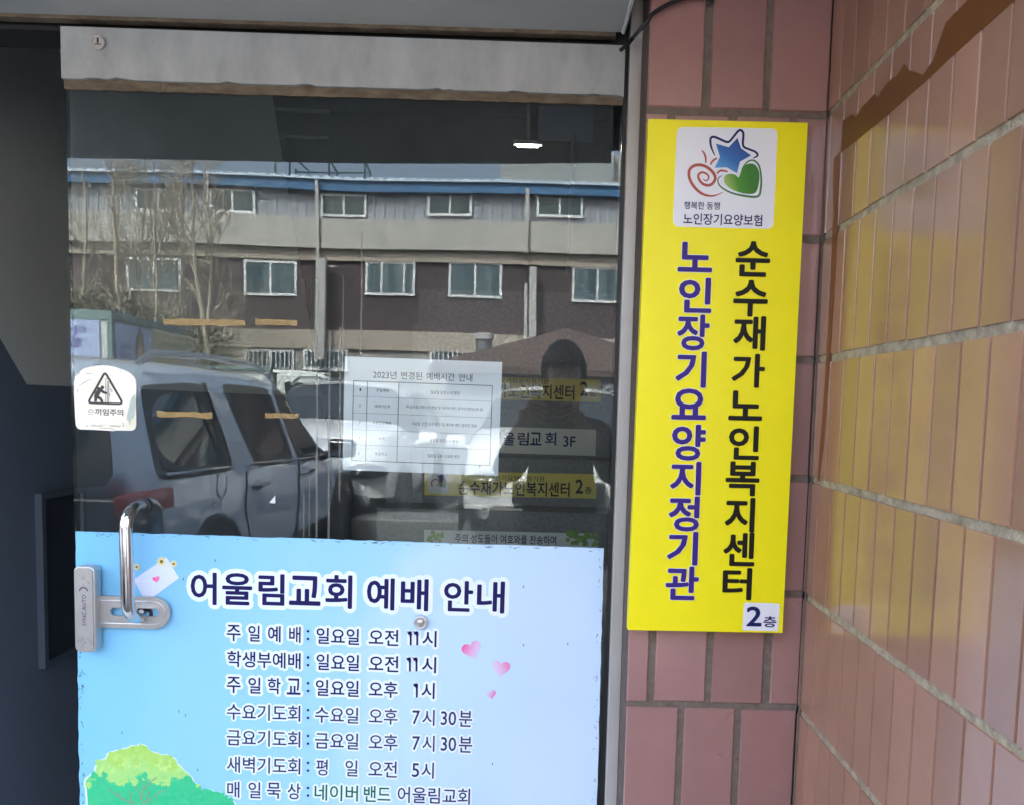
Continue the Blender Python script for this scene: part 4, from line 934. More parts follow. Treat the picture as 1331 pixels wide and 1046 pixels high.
# thickets
def thicket(u, D, wd, H, seed, label, n=110):
    rs = random.Random(seed); o = at(u, 480, D); root = empty('bare_shrub', (o[0], -D, 0)); tag(root, label, 'shrub', 'tangled shrubs under the bare trees')
    b = MB(); lv = MB()
    for k in range(n):
        p = Vector((rs.uniform(-wd, wd), rs.uniform(-.9, .9), 0)); a = rs.uniform(0, 2*math.pi)
        grow(b, p, Vector((math.cos(a)*.4, math.sin(a)*.4, .9)).normalized(), H*rs.uniform(.5, 1.0)*(1-.35*abs(p.x)/wd), .02, 1, rs, .0)
    for k in range(n*20):
        a = rs.uniform(0, 2*math.pi); z = H*rs.random()**.8*.85; rr_ = rs.random()**.5*(1-.3*z/H); c = Vector((wd*rr_*math.cos(a), .9*rr_*math.sin(a), z)); u_ = Vector((rs.gauss(0, 1), rs.gauss(0, 1), rs.gauss(0, 1))).normalized(); v_ = u_.orthogonal(); s = rs.uniform(.04, .10)
        lv.add([c-u_*s, c+v_*s*.5, c+u_*s, c-v_*s*.5], [(0, 1, 2, 3)])
    b.build('branches', 'twig', root); lv.build('foliage', 'olive', root, fix=False)
thicket(112, 18.0, 1.6, 4.6, 11, 'olive tangled shrub below the hillside behind the box truck')
thicket(170, 17.6, 1.7, 4.2, 12, 'dense twiggy shrub in the middle between the trunks')
thicket(235, 17.0, 1.5, 3.6, 13, 'lower twiggy shrub beside the brick wall', 90)

# ---- gazebo with a brown hip roof and a stove chimney
GD = 14.0
gz = empty('garden_shed', (vx(738, GD, 475), -GD-1.5, 0)); tag(gz, 'small shed with a brown pyramid roof in the yard', 'shed')
hw = vx(738, GD, 475)-vx(562, GD, 475); ze = vz(478, GD, 650); za = vz(432, GD, 735)+.25
MB().add([(-hw, -2.2, ze), (hw, -2.2, ze), (hw, 2.0, ze), (-hw, 2.0, ze), (0, -.1, za), (-hw, -2.2, ze-.12), (hw, -2.2, ze-.12), (hw, 2.0, ze-.12), (-hw, 2.0, ze-.12)], [(0,1,4),(1,2,4),(2,3,4),(3,0,4),(0,5,6,1),(1,6,7,2),(2,7,8,3),(3,8,5,0),(5,8,7,6)]).build('roof', 'brown_roof', gz)
MB().box(-hw+.3, hw-.3, -2.0, 1.7, 0, ze-.13).build('wall', 'panel_grey', gz)
chm = empty('stove_chimney', (vx(629, GD+3.8, 455), -GD-3.8, 0)); tag(chm, 'round metal stove chimney standing before the brown roof', 'chimney')
zc0 = vz(437, GD+3.8, 629)
MB().cyl((0, 0, (zc0-.1)/2), (0, 0, 1), .19, zc0-.1, 20).build('flue', 'stove_metal', chm, True); MB().cyl((0, 0, zc0-.02), (0, 0, 1), .235, .14, 20).build('cap', 'pipe_grey', chm, True)
# low concrete block and bay line
cbk = MB().cbox(vx(455, 6.2, 690), vx(662, 6.2, 690), -6.8, -6.2, .0, vz(677, 6.2, 560), .02)
tag(cbk.build('concrete_block', 'stair_stone'), 'low concrete block lying in front of the white cars', 'block')
lm_ = MB(); a, b_ = onz(541, 682, .0), onz(604, 649, .0)
lm_.add([(a[0]-.07, -a[1], .004), (a[0]+.07, -a[1], .004), (b_[0]+.07, -b_[1], .004), (b_[0]-.07, -b_[1], .004)], [(0,1,2,3)])
struct(lm_.build('bay_line', 'road_paint'))

# ---- cars
def make_car(paint, label, W=1.94, Ln=4.75, H=1.76, group=None, hood=0.):
    root = empty('parked_suv'); tag(root, label, 'car', group)
    hw = W/2
    # stations: per ring point (half width factor, y from the rear, z)
    S = [
     [(0,.16,.36),(.80,.14,.36),(.88,.06,.50),(.925,.00,.86),(.90,.03,1.08),(.72,.26,1.56),(.62,.34,1.68),(0,.34,1.72)],
     [(0,.28,.30),(.93,.28,.30),(.985,.26,.46),(.995,.26,.86),(.955,.30,1.09),(.765,.50,1.58),(.66,.52,1.715),(0,.52,1.755)],
     [(0,1.20,.26),(.94,1.20,.26),(1,1.20,.45),(1,1.20,.86),(.965,1.28,1.07),(.785,1.20,1.61),(.68,1.18,1.735),(0,1.18,1.76)],
     [(0,1.50,.26),(.94,1.50,.26),(1,1.50,.45),(1,1.50,.86),(.968,1.62,1.06),(.79,1.44,1.615),(.68,1.42,1.735),(0,1.42,1.765)],
     [(0,2.40,.26),(.94,2.40,.26),(1,2.40,.45),(1,2.40,.86),(.97,2.44,1.035),(.79,2.32,1.60),(.68,2.30,1.72),(0,2.30,1.755)],
     [(0,2.48,.26),(.94,2.48,.26),(1,2.48,.45),(1,2.48,.86),(.97,2.52,1.03),(.79,2.39,1.595),(.68,2.38,1.715),(0,2.38,1.75)],
     [(0,3.10,.26),(.94,3.10,.26),(1,3.10,.45),(1,3.10,.85),(.965,3.16,1.02),(.77,2.78,1.545),(.66,2.74,1.66),(0,2.72,1.70)],
     [(0,3.52,.26),(.94,3.52,.26),(1,3.52,.45),(.995,3.52,.84),(.95,3.56,1.005),(.85,3.52,1.055),(.68,3.54,1.075),(0,3.66,1.09)],
     [(0,4.30,.28),(.93,4.30,.28),(.985,4.30,.46),(.975,4.30,.80),(.92,4.30,.95),(.80,4.32,.995),(.55,4.34,1.01),(0,4.38,1.02)],
     [(0,4.66,.34),(.84,4.62,.34),(.90,4.64,.50),(.90,4.64,.72),(.86,4.58,.86),(.74,4.60,.92),(.50,4.64,.945),(0,4.68,.955)],
    ]
    for i, st_ in enumerate(S):
        for k in range(8):
            f, y, z = st_[k]
            if i >= 7 and k >= 4: z += hood*(1 if i < 9 else .8)
            elif i < 7 and k == 4: z += hood*.7
            elif i >= 7 and k == 3: z += hood*.4
            st_[k] = (f, y, z)
    bm = bmesh.new(); G_ = []
    for st_ in S:
        Rg = []
        for k in range(7, 0, -1):
            f, y, z = st_[k]; Rg.append(bm.verts.new((-f*hw if k < 7 else 0, y*Ln/4.75, z*H/1.76)))
        for k in range(1, 7): f, y, z = st_[k]; Rg.append(bm.verts.new((f*hw, y*Ln/4.75, z*H/1.76)))
        f, y, z = st_[0]; Rg.insert(7, bm.verts.new((0, y*Ln/4.75, z)))
        G_.append(Rg)
    # ring order: 0 roof centre, 1..6 = side -x from roof (6) to bottom edge (1), 7 bottom centre, 8..13 = +x bottom edge to roof edge
    n = 14; wins = []
    mats_ = {}
    F = {}
    for i in range(len(S)-1):
        for k in range(n):
            f = bm.faces.new((G_[i][k], G_[i][(k+1) % n], G_[i+1][(k+1) % n], G_[i+1][k])); F[(i, k)] = f
    # side window strip between ring points 5 and 4: ring slots 2->3 (-x) and 11->12 (+x)
    caps = {}
    for e, i in (('rear', 0), ('front', len(S)-1)):
        Rg = G_[i]
        tri1 = bm.faces.new((Rg[0], Rg[1], Rg[13])); 
        for k in range(1, 6): caps[(e, k)] = bm.faces.new((Rg[k], Rg[k+1], Rg[13-k], Rg[14-k]))
        bm.faces.new((Rg[6], Rg[7], Rg[8]))
    bmesh.ops.recalc_face_normals(bm, faces=bm.faces)
    wset = [[F[(1, 2)]], [F[(1, 11)]], [F[(3, 2)]], [F[(3, 11)]], [F[(5, 2)], F[(6, 2)]], [F[(5, 11)], F[(6, 11)]],
            [F[(6, 0)], F[(6, 13)], F[(6, 1)], F[(6, 12)]], [caps[('rear', 2)]]]
    lab = ['quarter_window', 'quarter_window', 'rear_door_window', 'rear_door_window', 'front_door_window', 'front_door_window', 'windscreen', 'rear_window']
    for k, fs in enumerate(wset):
        th = .035 if k < 7 else .05
        r_ = bmesh.ops.inset_region(bm, faces=fs, thickness=th, depth=0, use_even_offset=True)
        for q in r_['faces']: q.material_index = 1
        r2_ = bmesh.ops.inset_region(bm, faces=fs, thickness=.012, depth=-.006, use_even_offset=True)
        for q in r2_['faces']: q.material_index = 1
        for q in fs: q.material_index = 2+k
    # dark lower cladding
    for (i, k), f in F.items():
        if k in (6, 7, 5, 8) and f.material_index == 0: f.material_index = 12
    for e in ('rear', 'front'): caps[(e, 5)].material_index = 12
    cl_ = bm.edges.layers.float.get('crease_edge') or bm.edges.layers.float.new('crease_edge')
    for e in bm.edges:
        if len(e.link_faces) == 2 and e.link_faces[0].material_index != e.link_faces[1].material_index and 12 not in (e.link_faces[0].material_index, e.link_faces[1].material_index): e[cl_] = .9
    cv_ = bm.verts.layers.float.get('crease_vert') or bm.verts.layers.float.new('crease_vert')
    for q in bm.verts:
        ms_ = {f.material_index for f in q.link_faces}
        if ms_ & {1} and 12 not in ms_: q[cv_] = .62
    me = bpy.data.meshes.new('car_cage'); bm.to_mesh(me); bm.free()
    tmp = bpy.data.objects.new('car_cage', me); COL.objects.link(tmp)
    md = tmp.modifiers.new('s', 'SUBSURF'); md.levels = 3; md.render_levels = 3
    dg = bpy.context.evaluated_depsgraph_get(); dg.update(); ev = bpy.data.meshes.new_from_object(tmp.evaluated_get(dg))
    co = np.array([v.co[:] for v in ev.vertices]); groups = {}
    for p in ev.polygons: groups.setdefault(p.material_index, []).append(list(p.vertices))
    bpy.data.objects.remove(tmp); bpy.data.meshes.remove(me); bpy.data.meshes.remove(ev)
    def part(name, mi, m, par):
        fs = groups.get(mi, []); ids = sorted({i for f in fs for i in f}); mp_ = {a: b for b, a in enumerate(ids)}
        b = MB(); b.v = [tuple(co[i]) for i in ids]; b.f = [[mp_[i] for i in f] for f in fs]; b.mi = [0]*len(fs)
        o = b.build(name, m, par, fix=False); o.data.polygons.foreach_set('use_smooth', [True]*len(fs)); return o
    body = part('body', 0, paint, root); part('window_trim', 1, 'car_black', root); part('lower_cladding', 12, 'car_black', root)
    for k, nm in enumerate(lab): part(nm, 2+k, 'car_glass', root)
    ky = Ln/4.75
    def surf(y, z, s):                            # outermost point of the side near (y, z)
        d = (co[:,1]-y)**2 + (co[:,2]-z)**2; c = co[(d < .012) & (co[:,0]*s > 0)]; return float(np.abs(c[:,0]).max())*s if len(c) else hw*s
    # wheels with arches
    for s in (-1, 1):
        for yw in (.92*ky, 3.78*ky):
            w_ = empty('wheel', (s*(hw-.10), yw, .37)); w_.parent = root
            MB().torus((0, 0, 0), (1, 0, 0), .275, .105, 36, 12).build('tyre', 'tyre', w_, True)
            rm = MB().cyl((s*.035, 0, 0), (1, 0, 0), .235, .05, 32)
            for k in range(6):
                a = 2*math.pi*k/6; rm.tube([(s*.075, .04*math.cos(a), .04*math.sin(a)), (s*.062, .225*math.cos(a), .225*math.sin(a))], [.032, .024], 6)
            rm.cyl((s*.075, 0, 0), (1, 0, 0), .05, .03, 16).build('rim', 'alloy', w_, True)
            a_ = MB().torus((s*(hw-.012), yw, .37), (1, 0, 0), .435, .028, 40, 8)
            a_.cyl((s*(hw-.06), yw, .37), (1, 0, 0), .43, .115, 40); a_.build('wheel_arch', 'car_black', root, True)
    # door seams, handles, mirrors, rails
    for s in (-1, 1):
        sm_ = MB()
        for pts in (((1.42, 1.03), (1.36, .8), (1.5, .45), (2.36, .40), (2.43, .75), (2.47, 1.03)), ((2.47, 1.03), (2.45, .7), (2.42, .40), (3.28, .42), (3.34, .75), (3.30, 1.0))):
            P = []
            for a, b_ in zip(pts[:-1], pts[1:]):
                for t in range(6): y = a[0]+(b_[0]-a[0])*t/6; z = a[1]+(b_[1]-a[1])*t/6; P.append((surf(y*ky, z, s), y*ky, z))
            sm_.tube(P, .006, 5)
        sm_.build('door_seam', 'car_black', root)
        for y in (1.62, 2.62):
            x = surf(y*ky, .93, s); h = MB().tube([(x-s*.01, (y-.11)*ky, .925), (x+s*.035, (y-.08)*ky, .93), (x+s*.04, y*ky, .932), (x+s*.035, (y+.08)*ky, .93), (x-s*.01, (y+.11)*ky, .925)], .016, 8)
            h.ball((x-s*.01, y*ky, .925), (.018, .08, .042)); h.build('door_handle', 'chrome' if paint == 'paint_silver' else paint, root, True)
        x = surf(3.05*ky, 1.0, s)
        mr_ = MB().cbox(x+s*.17-.115, x+s*.17+.115, 3.07*ky, 3.20*ky, 1.01, 1.17, .045); mr_.tube([(x-s*.06, 3.16*ky, 1.0), (x+s*.10, 3.13*ky, 1.05)], [.04, .03], 8)
        mo = mr_.build('door_mirror', paint if paint == 'paint_white' else 'car_black', root, True)
        MB().cbox(x+s*.17-.095, x+s*.17+.095, 3.066*ky, 3.08*ky, 1.03, 1.15, .006).build('mirror_glass', 'chrome', mo, True)
        x = .70*hw*s
        MB().tube([(x, .62*ky, 1.70*H/1.76), (x*1.0, .78*ky, 1.765*H/1.76), (x, 1.5*ky, 1.79*H/1.76), (x, 2.35*ky, 1.765*H/1.76), (x, 2.66*ky, 1.675*H/1.76)], .02, 8).build('roof_rail', 'alloy', root, True)
        # lamps
        tl__ = MB(); x = hw
        tl__.cbox(s*(x*.60) if s > 0 else -x*.965, x*.965 if s > 0 else -x*.60, -.014, .40, .62, 1.02, .03)
        t0 = tl__.build('taillight', 'lamp_smoke', root, True)
        MB().cbox(*(sorted((s*x*.905, s*x*.972))), -.02, .47, .92, 1.035, .02).build('red_lens', 'lamp_red', t0, True)
        hl_ = MB().ball((s*hw*.70, 4.50*ky, .79), (.23, .17, .085), 20, 12); ho_ = hl_.build('headlight', 'car_glass', root, True)
        MB().ball((s*hw*.66, 4.615*ky, .79), (.06, .06, .05), 14, 9).ball((s*hw*.82, 4.56*ky, .80), (.05, .05, .045), 14, 9).build('lamp_lens', 'lamp_clear', ho_, True)
        MB().cyl((s*hw*.72, 4.66*ky, .50), (0, 1, 0), .055, .05, 20).build('fog_lamp', 'lamp_clear', root, True)
    MB().cbox(-.42, .42, 4.60*ky, 4.715*ky, .60, .80, .02).build('grille', 'car_black', root, True)
    MB().cbox(-.62, .62, 4.58*ky, 4.70*ky, .36, .56, .03).build('air_intake', 'car_black', root, True)
    MB().box(-.26, .26, 4.716*ky, 4.724*ky, .50, .61).build('number_plate', 'print_white', root)
    MB().box(-.26, .26, -.012, -.004, .88, .99).build('number_plate', 'print_white', root)
    s = -1; x = surf(.92*ky, .98, s)
    if paint == 'paint_silver': MB().torus((x-.002, 1.02*ky, .99), (1, 0, 0), .075, .0028, 32, 6).build('fuel_door', 'car_black', root, True)
    if paint == 'paint_silver':                   # bright strips round the side windows
        for s in (-1, 1):
            cs = MB()
            for pts in (((1.5, 1.075), (1.9, 1.06), (2.4, 1.04), (2.9, 1.035), (3.4, 1.02)), ((.38, 1.10), (.8, 1.09), (1.2, 1.08), (1.18, 1.3), (1.14, 1.58)),):
                cs.tube([(surf(y*ky, z, s)*1.002, y*ky, z) for y, z in pts], .011, 6)
            cs.build('bright_strip', 'chrome', root, True)
    return root
silver = make_car('paint_silver', 'silver grey SUV parked with its tail towards the glass door', 1.94, 4.9, 1.73)
silver.location = (-1.93-.94, -2.15, 0); silver.rotation_euler.z = math.pi
G = 'white cars parked facing the door'
wa = make_car('paint_white', 'white SUV parked half behind the silver grey car', 1.88, 4.6, 1.76, G, .20)
wa.location = (-1.53-.94, -6.4-4.6, 0)
wb = dup(wa); wb['label'] = 'white SUV parked in front of the brown shed roof'; wb.location = (-.80+.94, -5.7-4.6, 0)

# ---- trucks
def wheel(par, x, y, r=.36, s=1):
    w_ = empty('wheel', (x, y, r)); w_.parent = par
    MB().torus((0, 0, 0), (1, 0, 0), r*.74, r*.27, 32, 10).build('tyre', 'tyre', w_, True); MB().cyl((s*.03, 0, 0), (1, 0, 0), r*.6, .06, 24).cyl((s*.07, 0, 0), (1, 0, 0), r*.2, .04, 16).build('rim', 'alloy', w_, True)
def box_truck(label, L_box, W, Hb, z0=.75):
    root = empty('box_truck'); tag(root, label, 'truck')
    t = .07
    bx = MB().box(-W/2+t, W/2-t, 0.02, L_box, z0, Hb-.03).build('cargo_box', 'truck_white', root)
    f = MB()
    for x in (-W/2, W/2-t):
        for y in (0, L_box-t): f.box(x, x+t, y, y+t, z0, Hb)
        f.box(x, x+t, t, L_box-t, Hb-t, Hb); f.box(x, x+t, t, L_box-t, z0, z0+t)
    for y in (0, L_box-t): f.box(-W/2+t, W/2-t, y, y+t, Hb-t-.06, Hb); f.box(-W/2+t, W/2-t, y, y+t, z0, z0+t)
    f.build('box_frame', 'truck_trim', root)
    MB().box(-.45, .45, .3, L_box+1.6, .45, z0-.02).build('chassis', 'car_black', root)
    c = MB(); yc = L_box+.12
    pr_ = [(yc, .62), (yc+1.55, .62), (yc+1.62, .8), (yc+1.55, 1.15), (yc+1.22, 1.98), (yc+1.05, 2.05), (yc, 2.05)]
    n = len(pr_); c.add([(-.82, y, z) for y, z in pr_] + [(.82, y, z) for y, z in pr_], [list(range(n)), list(range(2*n-1, n-1, -1))] + [(i, (i+1) % n, (i+1) % n+n, i+n) for i in range(n)])
    bev(c.build('cab', 'truck_white', root, True), .05)
    for s in (-1, 1):
        wv = [(yc+.2, 1.22), (yc+1.32, 1.22), (yc+1.10, 1.84), (yc+.2, 1.86)]
        MB().add([(s*.826, y, z) for y, z in wv] + [(s*.80, y, z) for y, z in wv], [(0,1,2,3), (7,6,5,4)] + [(i, (i+1) % 4, (i+1) % 4+4, i+4) for i in range(4)]).build('side_window', 'car_glass', root)
        MB().cbox(*sorted((s*.88, s*1.02)), yc+1.30, yc+1.40, 1.25, 1.6, .02).build('door_mirror', 'car_black', root)
        MB().cbox(*sorted((s*.48, s*.78)), yc+1.60, yc+1.66, .80, .98, .02).build('headlight', 'lamp_clear', root)
        for y in (.9, yc+.75): wheel(root, s*.74, y, .35, s)
    MB().add([(-.74, yc+1.535, 1.22), (.74, yc+1.535, 1.22), (.70, yc+1.265, 1.92), (-.70, yc+1.265, 1.92), (-.74, yc+1.50, 1.22), (.74, yc+1.50, 1.22), (.70, yc+1.23, 1.92), (-.70, yc+1.23, 1.92)], [(0,1,2,3),(7,6,5,4),(0,4,5,1),(1,5,6,2),(2,6,7,3),(3,7,4,0)]).build('windscreen', 'car_glass', root)
    d = MB(); n_ = 9
    for k in range(n_):
        t_ = k/(n_-1); y = L_box+.02 + 1.35*t_; z = 2.07 + (Hb-2.07-.05)*(1-t_**2.2); hw_ = .80-.10*t_
        d.v += [(-hw_, y, 2.06), (-hw_*.92, y, z), (hw_*.92, y, z), (hw_, y, 2.06)]
    for k in range(n_-1):
        for j in range(3): d.f.append([k*4+j, k*4+j+1, k*4+4+j+1, k*4+4+j]); d.mi.append(0)
    d.f.append([0, 3, 2, 1]); d.mi.append(0)
    d.build('wind_deflector', 'truck_white', root, True)
    return root
# truck with advertisements: its tail and one flank face the door
TD = 10.2
ads = box_truck('tall box truck with blue and cream advertisement panels', 2.75, 1.95, vz(403, TD, 145), .8)
xr = vx(144, TD, 435); ads.location = (xr-.975, -TD, 0); ads.rotation_euler.z = math.pi + R(-3)
# local frame: x flips (rotation pi): flank on the +x world side is local -x
Hb = vz(403, TD, 145)
tail = MB().box(-.80, .80, -.012, .018, .95, Hb-.15); tail.build('tail_panel', 'truck_ad_blue', ads)
fp = MB().box(-.99, -.955+.05, .12, 1.28, .95, Hb-.16); fp.build('flank_panel', 'truck_ad_blue', ads)
fp = MB().box(-.992, -.90, 1.30, 2.66, .95, Hb-.12); fp.build('flank_panel', 'truck_ad_cream', ads)
MB().box(-.99, -.90, .075, 2.67, Hb-.11, Hb-.075).build('flank_rail', 'truck_trim', ads)
def flat_text(mb, t, off, o, ux, uz, wd, h):
    v, sz, f = glyphs(t, off); o, ux, uz = Vector(o), Vector(ux), Vector(uz)
    mb.add([o + ux*(q[0]/sz[0]*wd) + uz*(q[1]/sz[1]*h) for q in v], f)
lt = MB()
flat_text(lt, '아이들의', .03, (-.62, -.014, Hb-.37), (1, 0, 0), (0, 0, 1), .80, .14); flat_text(lt, '행복한', .03, (-.55, -.014, Hb-.55), (1, 0, 0), (0, 0, 1), .62, .14)
flat_text(lt, '상담', .03, (-.9935, .62, Hb-.55), (0, -1, 0), (0, 0, 1), .42, .11); flat_text(lt, '문의', .03, (-.9935, .60, Hb-.73), (0, -1, 0), (0, 0, 1), .36, .14)
lt.build('lettering', 'truck_purple', ads, fix=False)
MB().box(-.28, .80, -.0165, -.0125, Hb-.78, Hb-.62).build('purple_band', 'truck_purple', ads)
fc = MB(); cy_, cz_ = .86, Hb-.60
ov = lambda a, b_, n=20, dz=0: [(-.9945, cy_ + a*math.cos(2*math.pi*k/n), cz_ + dz + b_*math.sin(2*math.pi*k/n)) for k in range(n)]
fc.add(ov(.15, .36, 20, .05), [list(range(20))], 0); fc.add([(x-.0015, y, z) for x, y, z in ov(.10, .24)], [list(range(20))], 1)
fc.build('portrait_print', ['car_black', 'skin_print'], ads, fix=False)
fm = MB()
for a in ((1.55, 2.35, -.36, -.33), (1.55, 2.35, -.56, -.53), (1.55, 1.59, -.53, -.36), (2.31, 2.35, -.53, -.36)): fm.box(-.9955, -.9925, a[0], a[1], Hb+a[2], Hb+a[3])
flat_text(fm, '문', .02, (-.994, 2.1, Hb-.74), (0, -1, 0), (0, 0, 1), .28, .16); flat_text(fm, '점', .02, (-.994, 2.1, Hb-.92), (0, -1, 0), (0, 0, 1), .28, .16)
fm.build('printed_frame', 'twig', ads, fix=False)
# white delivery truck standing sideways further back
WD = 16.5
wt = box_truck('white delivery truck with a rounded wind deflector standing sideways', 2.9, 1.75, vz(478, WD, 350), .75)
xc_ = vx(352, WD, 495); wt.location = (xc_-2.95, -WD-.9, 0); wt.rotation_euler.z = -math.pi/2

# ------------------------------------------------------------------ the photographer
def skin(name, chains, m, parent=None, sub=1):
    """One continuous skinned body: chains of (point, radius); a chain may start at an existing node by name."""
    V_, E_, Rd, ids = [], [], [], {}
    for ch in chains:
        prev = None
        for item in ch:
            if isinstance(item, str): prev = ids[item]; continue
            nm, p, r = item; V_.append(p); Rd.append(r); k = len(V_)-1; ids[nm] = k
            if prev is not None: E_.append((prev, k))
            prev = k
    me = bpy.data.meshes.new(name); me.from_pydata([tuple(p) for p in V_], E_, []); o = bpy.data.objects.new(name, me); COL.objects.link(o)
    md = o.modifiers.new('skin', 'SKIN'); md.use_smooth_shade = True; md.branch_smoothing = .5
    if not me.skin_vertices: 
        bm = bmesh.new(); bm.from_mesh(me); bm.verts.layers.skin.verify(); bm.to_mesh(me); bm.free()
    for k, sv in enumerate(me.skin_vertices[0].data): sv.radius = Rd[k] if hasattr(Rd[k], '__len__') else (Rd[k], Rd[k])
    me.skin_vertices[0].data[0].use_root = True
    s_ = o.modifiers.new('sub', 'SUBSURF'); s_.levels = sub; s_.render_levels = sub
    dg = bpy.context.evaluated_depsgraph_get(); dg.update(); ev = bpy.data.meshes.new_from_object(o.evaluated_get(dg))
    v = [tuple(q.co) for q in ev.vertices]; f = [list(q.vertices) for q in ev.polygons]
    bpy.data.objects.remove(o); bpy.data.meshes.remove(me); bpy.data.meshes.remove(ev); return v, f
PX, PY = .075, -1.96
B_ = MB()
sh = 1.41
chains = [[('pel', (PX, PY-.03, .95), (.15, .11)), ('sp1', (PX, PY-.03, 1.12), (.135, .105)), ('sp2', (PX, PY-.02, 1.28), (.155, .115)), ('ch', (PX, PY-.02, 1.38), (.13, .10)), ('nk', (PX, PY-.005, 1.475), .058), ('hd0', (PX, PY+.015, 1.55), .062)],
          ['ch', ('sl', (PX-.15, PY-.02, sh-.02), .07), ('el', (PX-.235, PY+.07, 1.20), .050), ('wl', (PX-.165, PY+.255, 1.405), .034)],
          ['ch', ('sr', (PX+.15, PY-.02, sh-.02), .07), ('er', (PX+.235, PY+.07, 1.20), .050), ('wr', (PX+.105, PY+.255, 1.405), .034)],
          ['pel', ('hl', (PX-.10, PY-.03, .87), .105), ('kl', (PX-.11, PY+.0, .50), .066), ('al', (PX-.12, PY-.03, .10), .045), ('tl', (PX-.13, PY+.12, .04), .038)],
          ['pel', ('hr', (PX+.10, PY-.03, .87), .105), ('kr', (PX+.11, PY+.0, .50), .066), ('ar', (PX+.12, PY-.03, .10), .045), ('tr', (PX+.13, PY+.12, .04), .038)]]
v, f = skin('person', chains, 'skin'); B_.add(v, f)
# head with face
hc = Vector((PX, PY+.035, 1.635)); hm_ = MB().ball((0, 0, 0), (.076, .098, .118), 24, 18); hv = []
for p in hm_.v:
    x, y, z = p
    if z < -.02: k = 1 - .32*min(1, (-z-.02)/.1); x *= k; y = y*(1-.10*min(1, (-z-.02)/.1)) + .006
    if y > .06 and abs(x) < .022 and -.04 < z < .015: y += .02*(1-abs(x)/.022)
    if y > .05 and .012 < abs(x) < .045 and 0.0 < z < .03: y -= .008
    hv.append((hc.x+x, hc.y+y, hc.z+z))
B_.add(hv, hm_.f)
for s in (-1, 1): B_.ball((hc.x+s*.078, hc.y-.005, hc.z-.01), (.012, .022, .034), 10, 8)
B_.ball((hc.x, hc.y+.098, hc.z-.058), (.024, .010, .007), 12, 8)
# hands closing on the phone from both ends
FY = -1.6135
def hand(s, wx):
    hx = wx; o = Vector((hx, FY-.012, 1.465))
    pl = [[('a', (PX + (-.165 if s < 0 else .105), PY+.255, 1.405), .030), ('b', (hx+s*.018, FY-.050, 1.437), (.030, .026)), ('c', (hx+s*.012, FY-.028, 1.468), (.036, .020)), ('d', (hx+s*.008, FY-.018, 1.492), (.034, .016))]]
    vv, ff = skin('palm', pl, 'skin'); B_.add(vv, ff)
    for k, (z0, ln) in enumerate(((1.512, .066), (1.494, .074), (1.475, .070), (1.457, .055))):
        r = .0078 - .0004*k
        fi = [[('a', (hx+s*.014, FY-.022, z0-.004), r*1.1), ('b', (hx+s*.004, FY-.003, z0+.002), r*1.05), ('c', (hx-s*ln*.42, FY+.0005, z0+.004-.003*k), r), ('d', (hx-s*ln*.80, FY-.001, z0-.004-.005*k), r*.92), ('e', (hx-s*ln, FY-.0035, z0-.009-.005*k), r*.75)]]
        vv, ff = skin('finger', fi, 'skin'); B_.add(vv, ff)
    th = [[('a', (hx+s*.016, FY-.04, 1.452), .012), ('b', (hx-s*.004, FY-.046, 1.478), .0105), ('c', (hx-s*.034, FY-.043, 1.490), .0085)]]
    vv, ff = skin('thumb', th, 'skin'); B_.add(vv, ff)
hand(-1, -.066); hand(1, .118)
eb = len(B_.f)
for s in (-1, 1):
    B_.ball((hc.x+s*.030, hc.y+.078, hc.z+.004), (.014, .012, .008), 12, 8, 1); B_.ball((hc.x+s*.031, hc.y+.084, hc.z+.030), (.019, .008, .004), 10, 6, 2)
person = B_.build('person', ['skin', 'print_white', 'hair'], None, True); tag(person, 'person in a dark jacket photographing the door with a phone held in both hands', 'person')
jk = [[('pel', (PX, PY-.03, .80), (.20, .15)), ('p2', (PX, PY-.03, .92), (.195, .145)), ('sp1', (PX, PY-.03, 1.10), (.172, .135)), ('sp2', (PX, PY-.02, 1.28), (.185, .14)), ('ch', (PX, PY-.02, 1.385), (.15, .12)), ('nk', (PX, PY-.005, 1.462), .078)],
      ['ch', ('sl', (PX-.155, PY-.02, sh-.02), .095), ('el', (PX-.24, PY+.07, 1.195), .072), ('wl', (PX-.172, PY+.235, 1.388), .048)],
      ['ch', ('sr', (PX+.155, PY-.02, sh-.02), .095), ('er', (PX+.24, PY+.07, 1.195), .072), ('wr', (PX+.112, PY+.235, 1.388), .048)]]
v, f = skin('jacket', jk, 'jacket', None, 2); MB().add(v, f).build('jacket', 'jacket', person, True)
tr = [[('wst', (PX, PY-.03, 1.05), (.15, .115)), ('pel', (PX, PY-.03, .94), (.158, .12)), ('hl', (PX-.10, PY-.03, .84), .118), ('kl', (PX-.11, PY+.0, .50), .088), ('al', (PX-.12, PY-.03, .09), .07)], ['pel', ('hr', (PX+.10, PY-.03, .84), .118), ('kr', (PX+.11, PY+.0, .50), .088), ('ar', (PX+.12, PY-.03, .09), .07)]]
v, f = skin('trousers', tr, 'trouser', None, 2); MB().add(v, f).build('trousers', 'trouser', person, True)
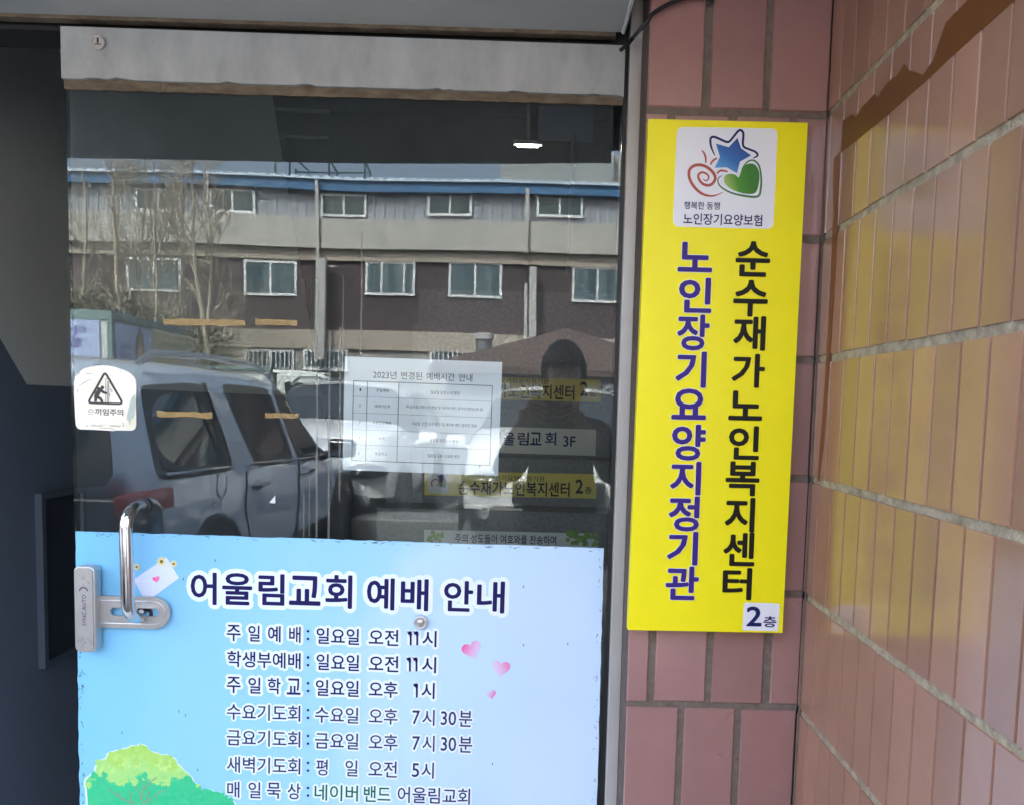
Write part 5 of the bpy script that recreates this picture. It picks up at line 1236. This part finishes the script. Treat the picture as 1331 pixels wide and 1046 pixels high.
for s in (-1, 1): MB().ball((PX+s*.127, PY+.05, .045), (.052, .14, .05), 16, 10).build('shoe', 'shoe', person, True)
hr = MB().ball((0, 0, 0), (.092, .110, .125), 24, 18); hr2 = MB()
for p, in zip(hr.v): pass
keep = [i for i, p in enumerate(hr.v) if not (p[1] > .05 and p[2] < .015)]; mpk = {a: b for b, a in enumerate(keep)}
hr2.v = [(hc.x+hr.v[i][0], hc.y-.012+hr.v[i][1], hc.z+.018+hr.v[i][2]*(1.0 if hr.v[i][2] > 0 else 1.25)) for i in keep]
rh = random.Random(4); hr2.v = [(hc.x+(x-hc.x)*k_, hc.y+(y-hc.y)*k_, hc.z+(z-hc.z)*k_) for (x, y, z), k_ in ((p, rh.uniform(.97, 1.10)) for p in hr2.v)]
hr2.f = [[mpk[i] for i in f] for f in hr.f if all(i in mpk for i in f)]; hr2.mi = [0]*len(hr2.f)
hro = hr2.build('hair', 'hair', person, True); sd3 = hro.modifiers.new('thick', 'SOLIDIFY'); sd3.thickness = .012; sd3.offset = 0
ph = MB().cbox(-.058, .108, FY-.0185, FY-.0105, 1.462, 1.54, .003)
pho = ph.build('phone', 'phone_black', None, True); tag(pho, 'black phone held sideways by the photographer', 'phone')
bpy.data.objects.remove(_to); bpy.data.curves.remove(_tc)

# ------------------------------------------------------------------ lit tube lamp deep in the lobby
lm2 = bpy.data.materials.new('lamp_glow'); lm2.use_nodes = True; pb_ = lm2.node_tree.nodes['Principled BSDF']
pb_.inputs['Emission Color'].default_value = (1, .97, .9, 1); pb_.inputs['Emission Strength'].default_value = 10
a_ = at(671, 190, 4.2); b_ = at(701, 191, 4.2)
cl0 = empty('ceiling_lamp', ((a_[0]+b_[0])/2, 4.2, a_[2])); tag(cl0, 'lit tube lamp glowing deep inside the lobby', 'lamp')
hwl = (b_[0]-a_[0])/2
MB().cbox(-hwl*.9, hwl*.9, 0, .014, -.004, .008, .002).build('tube', lm2, cl0)
MB().box(-hwl-.02, hwl+.02, -.005, .04, .0125, .04).box(-.01, .01, .01, .03, .0405, 4.39-a_[2]).build('housing', 'upvc', cl0)
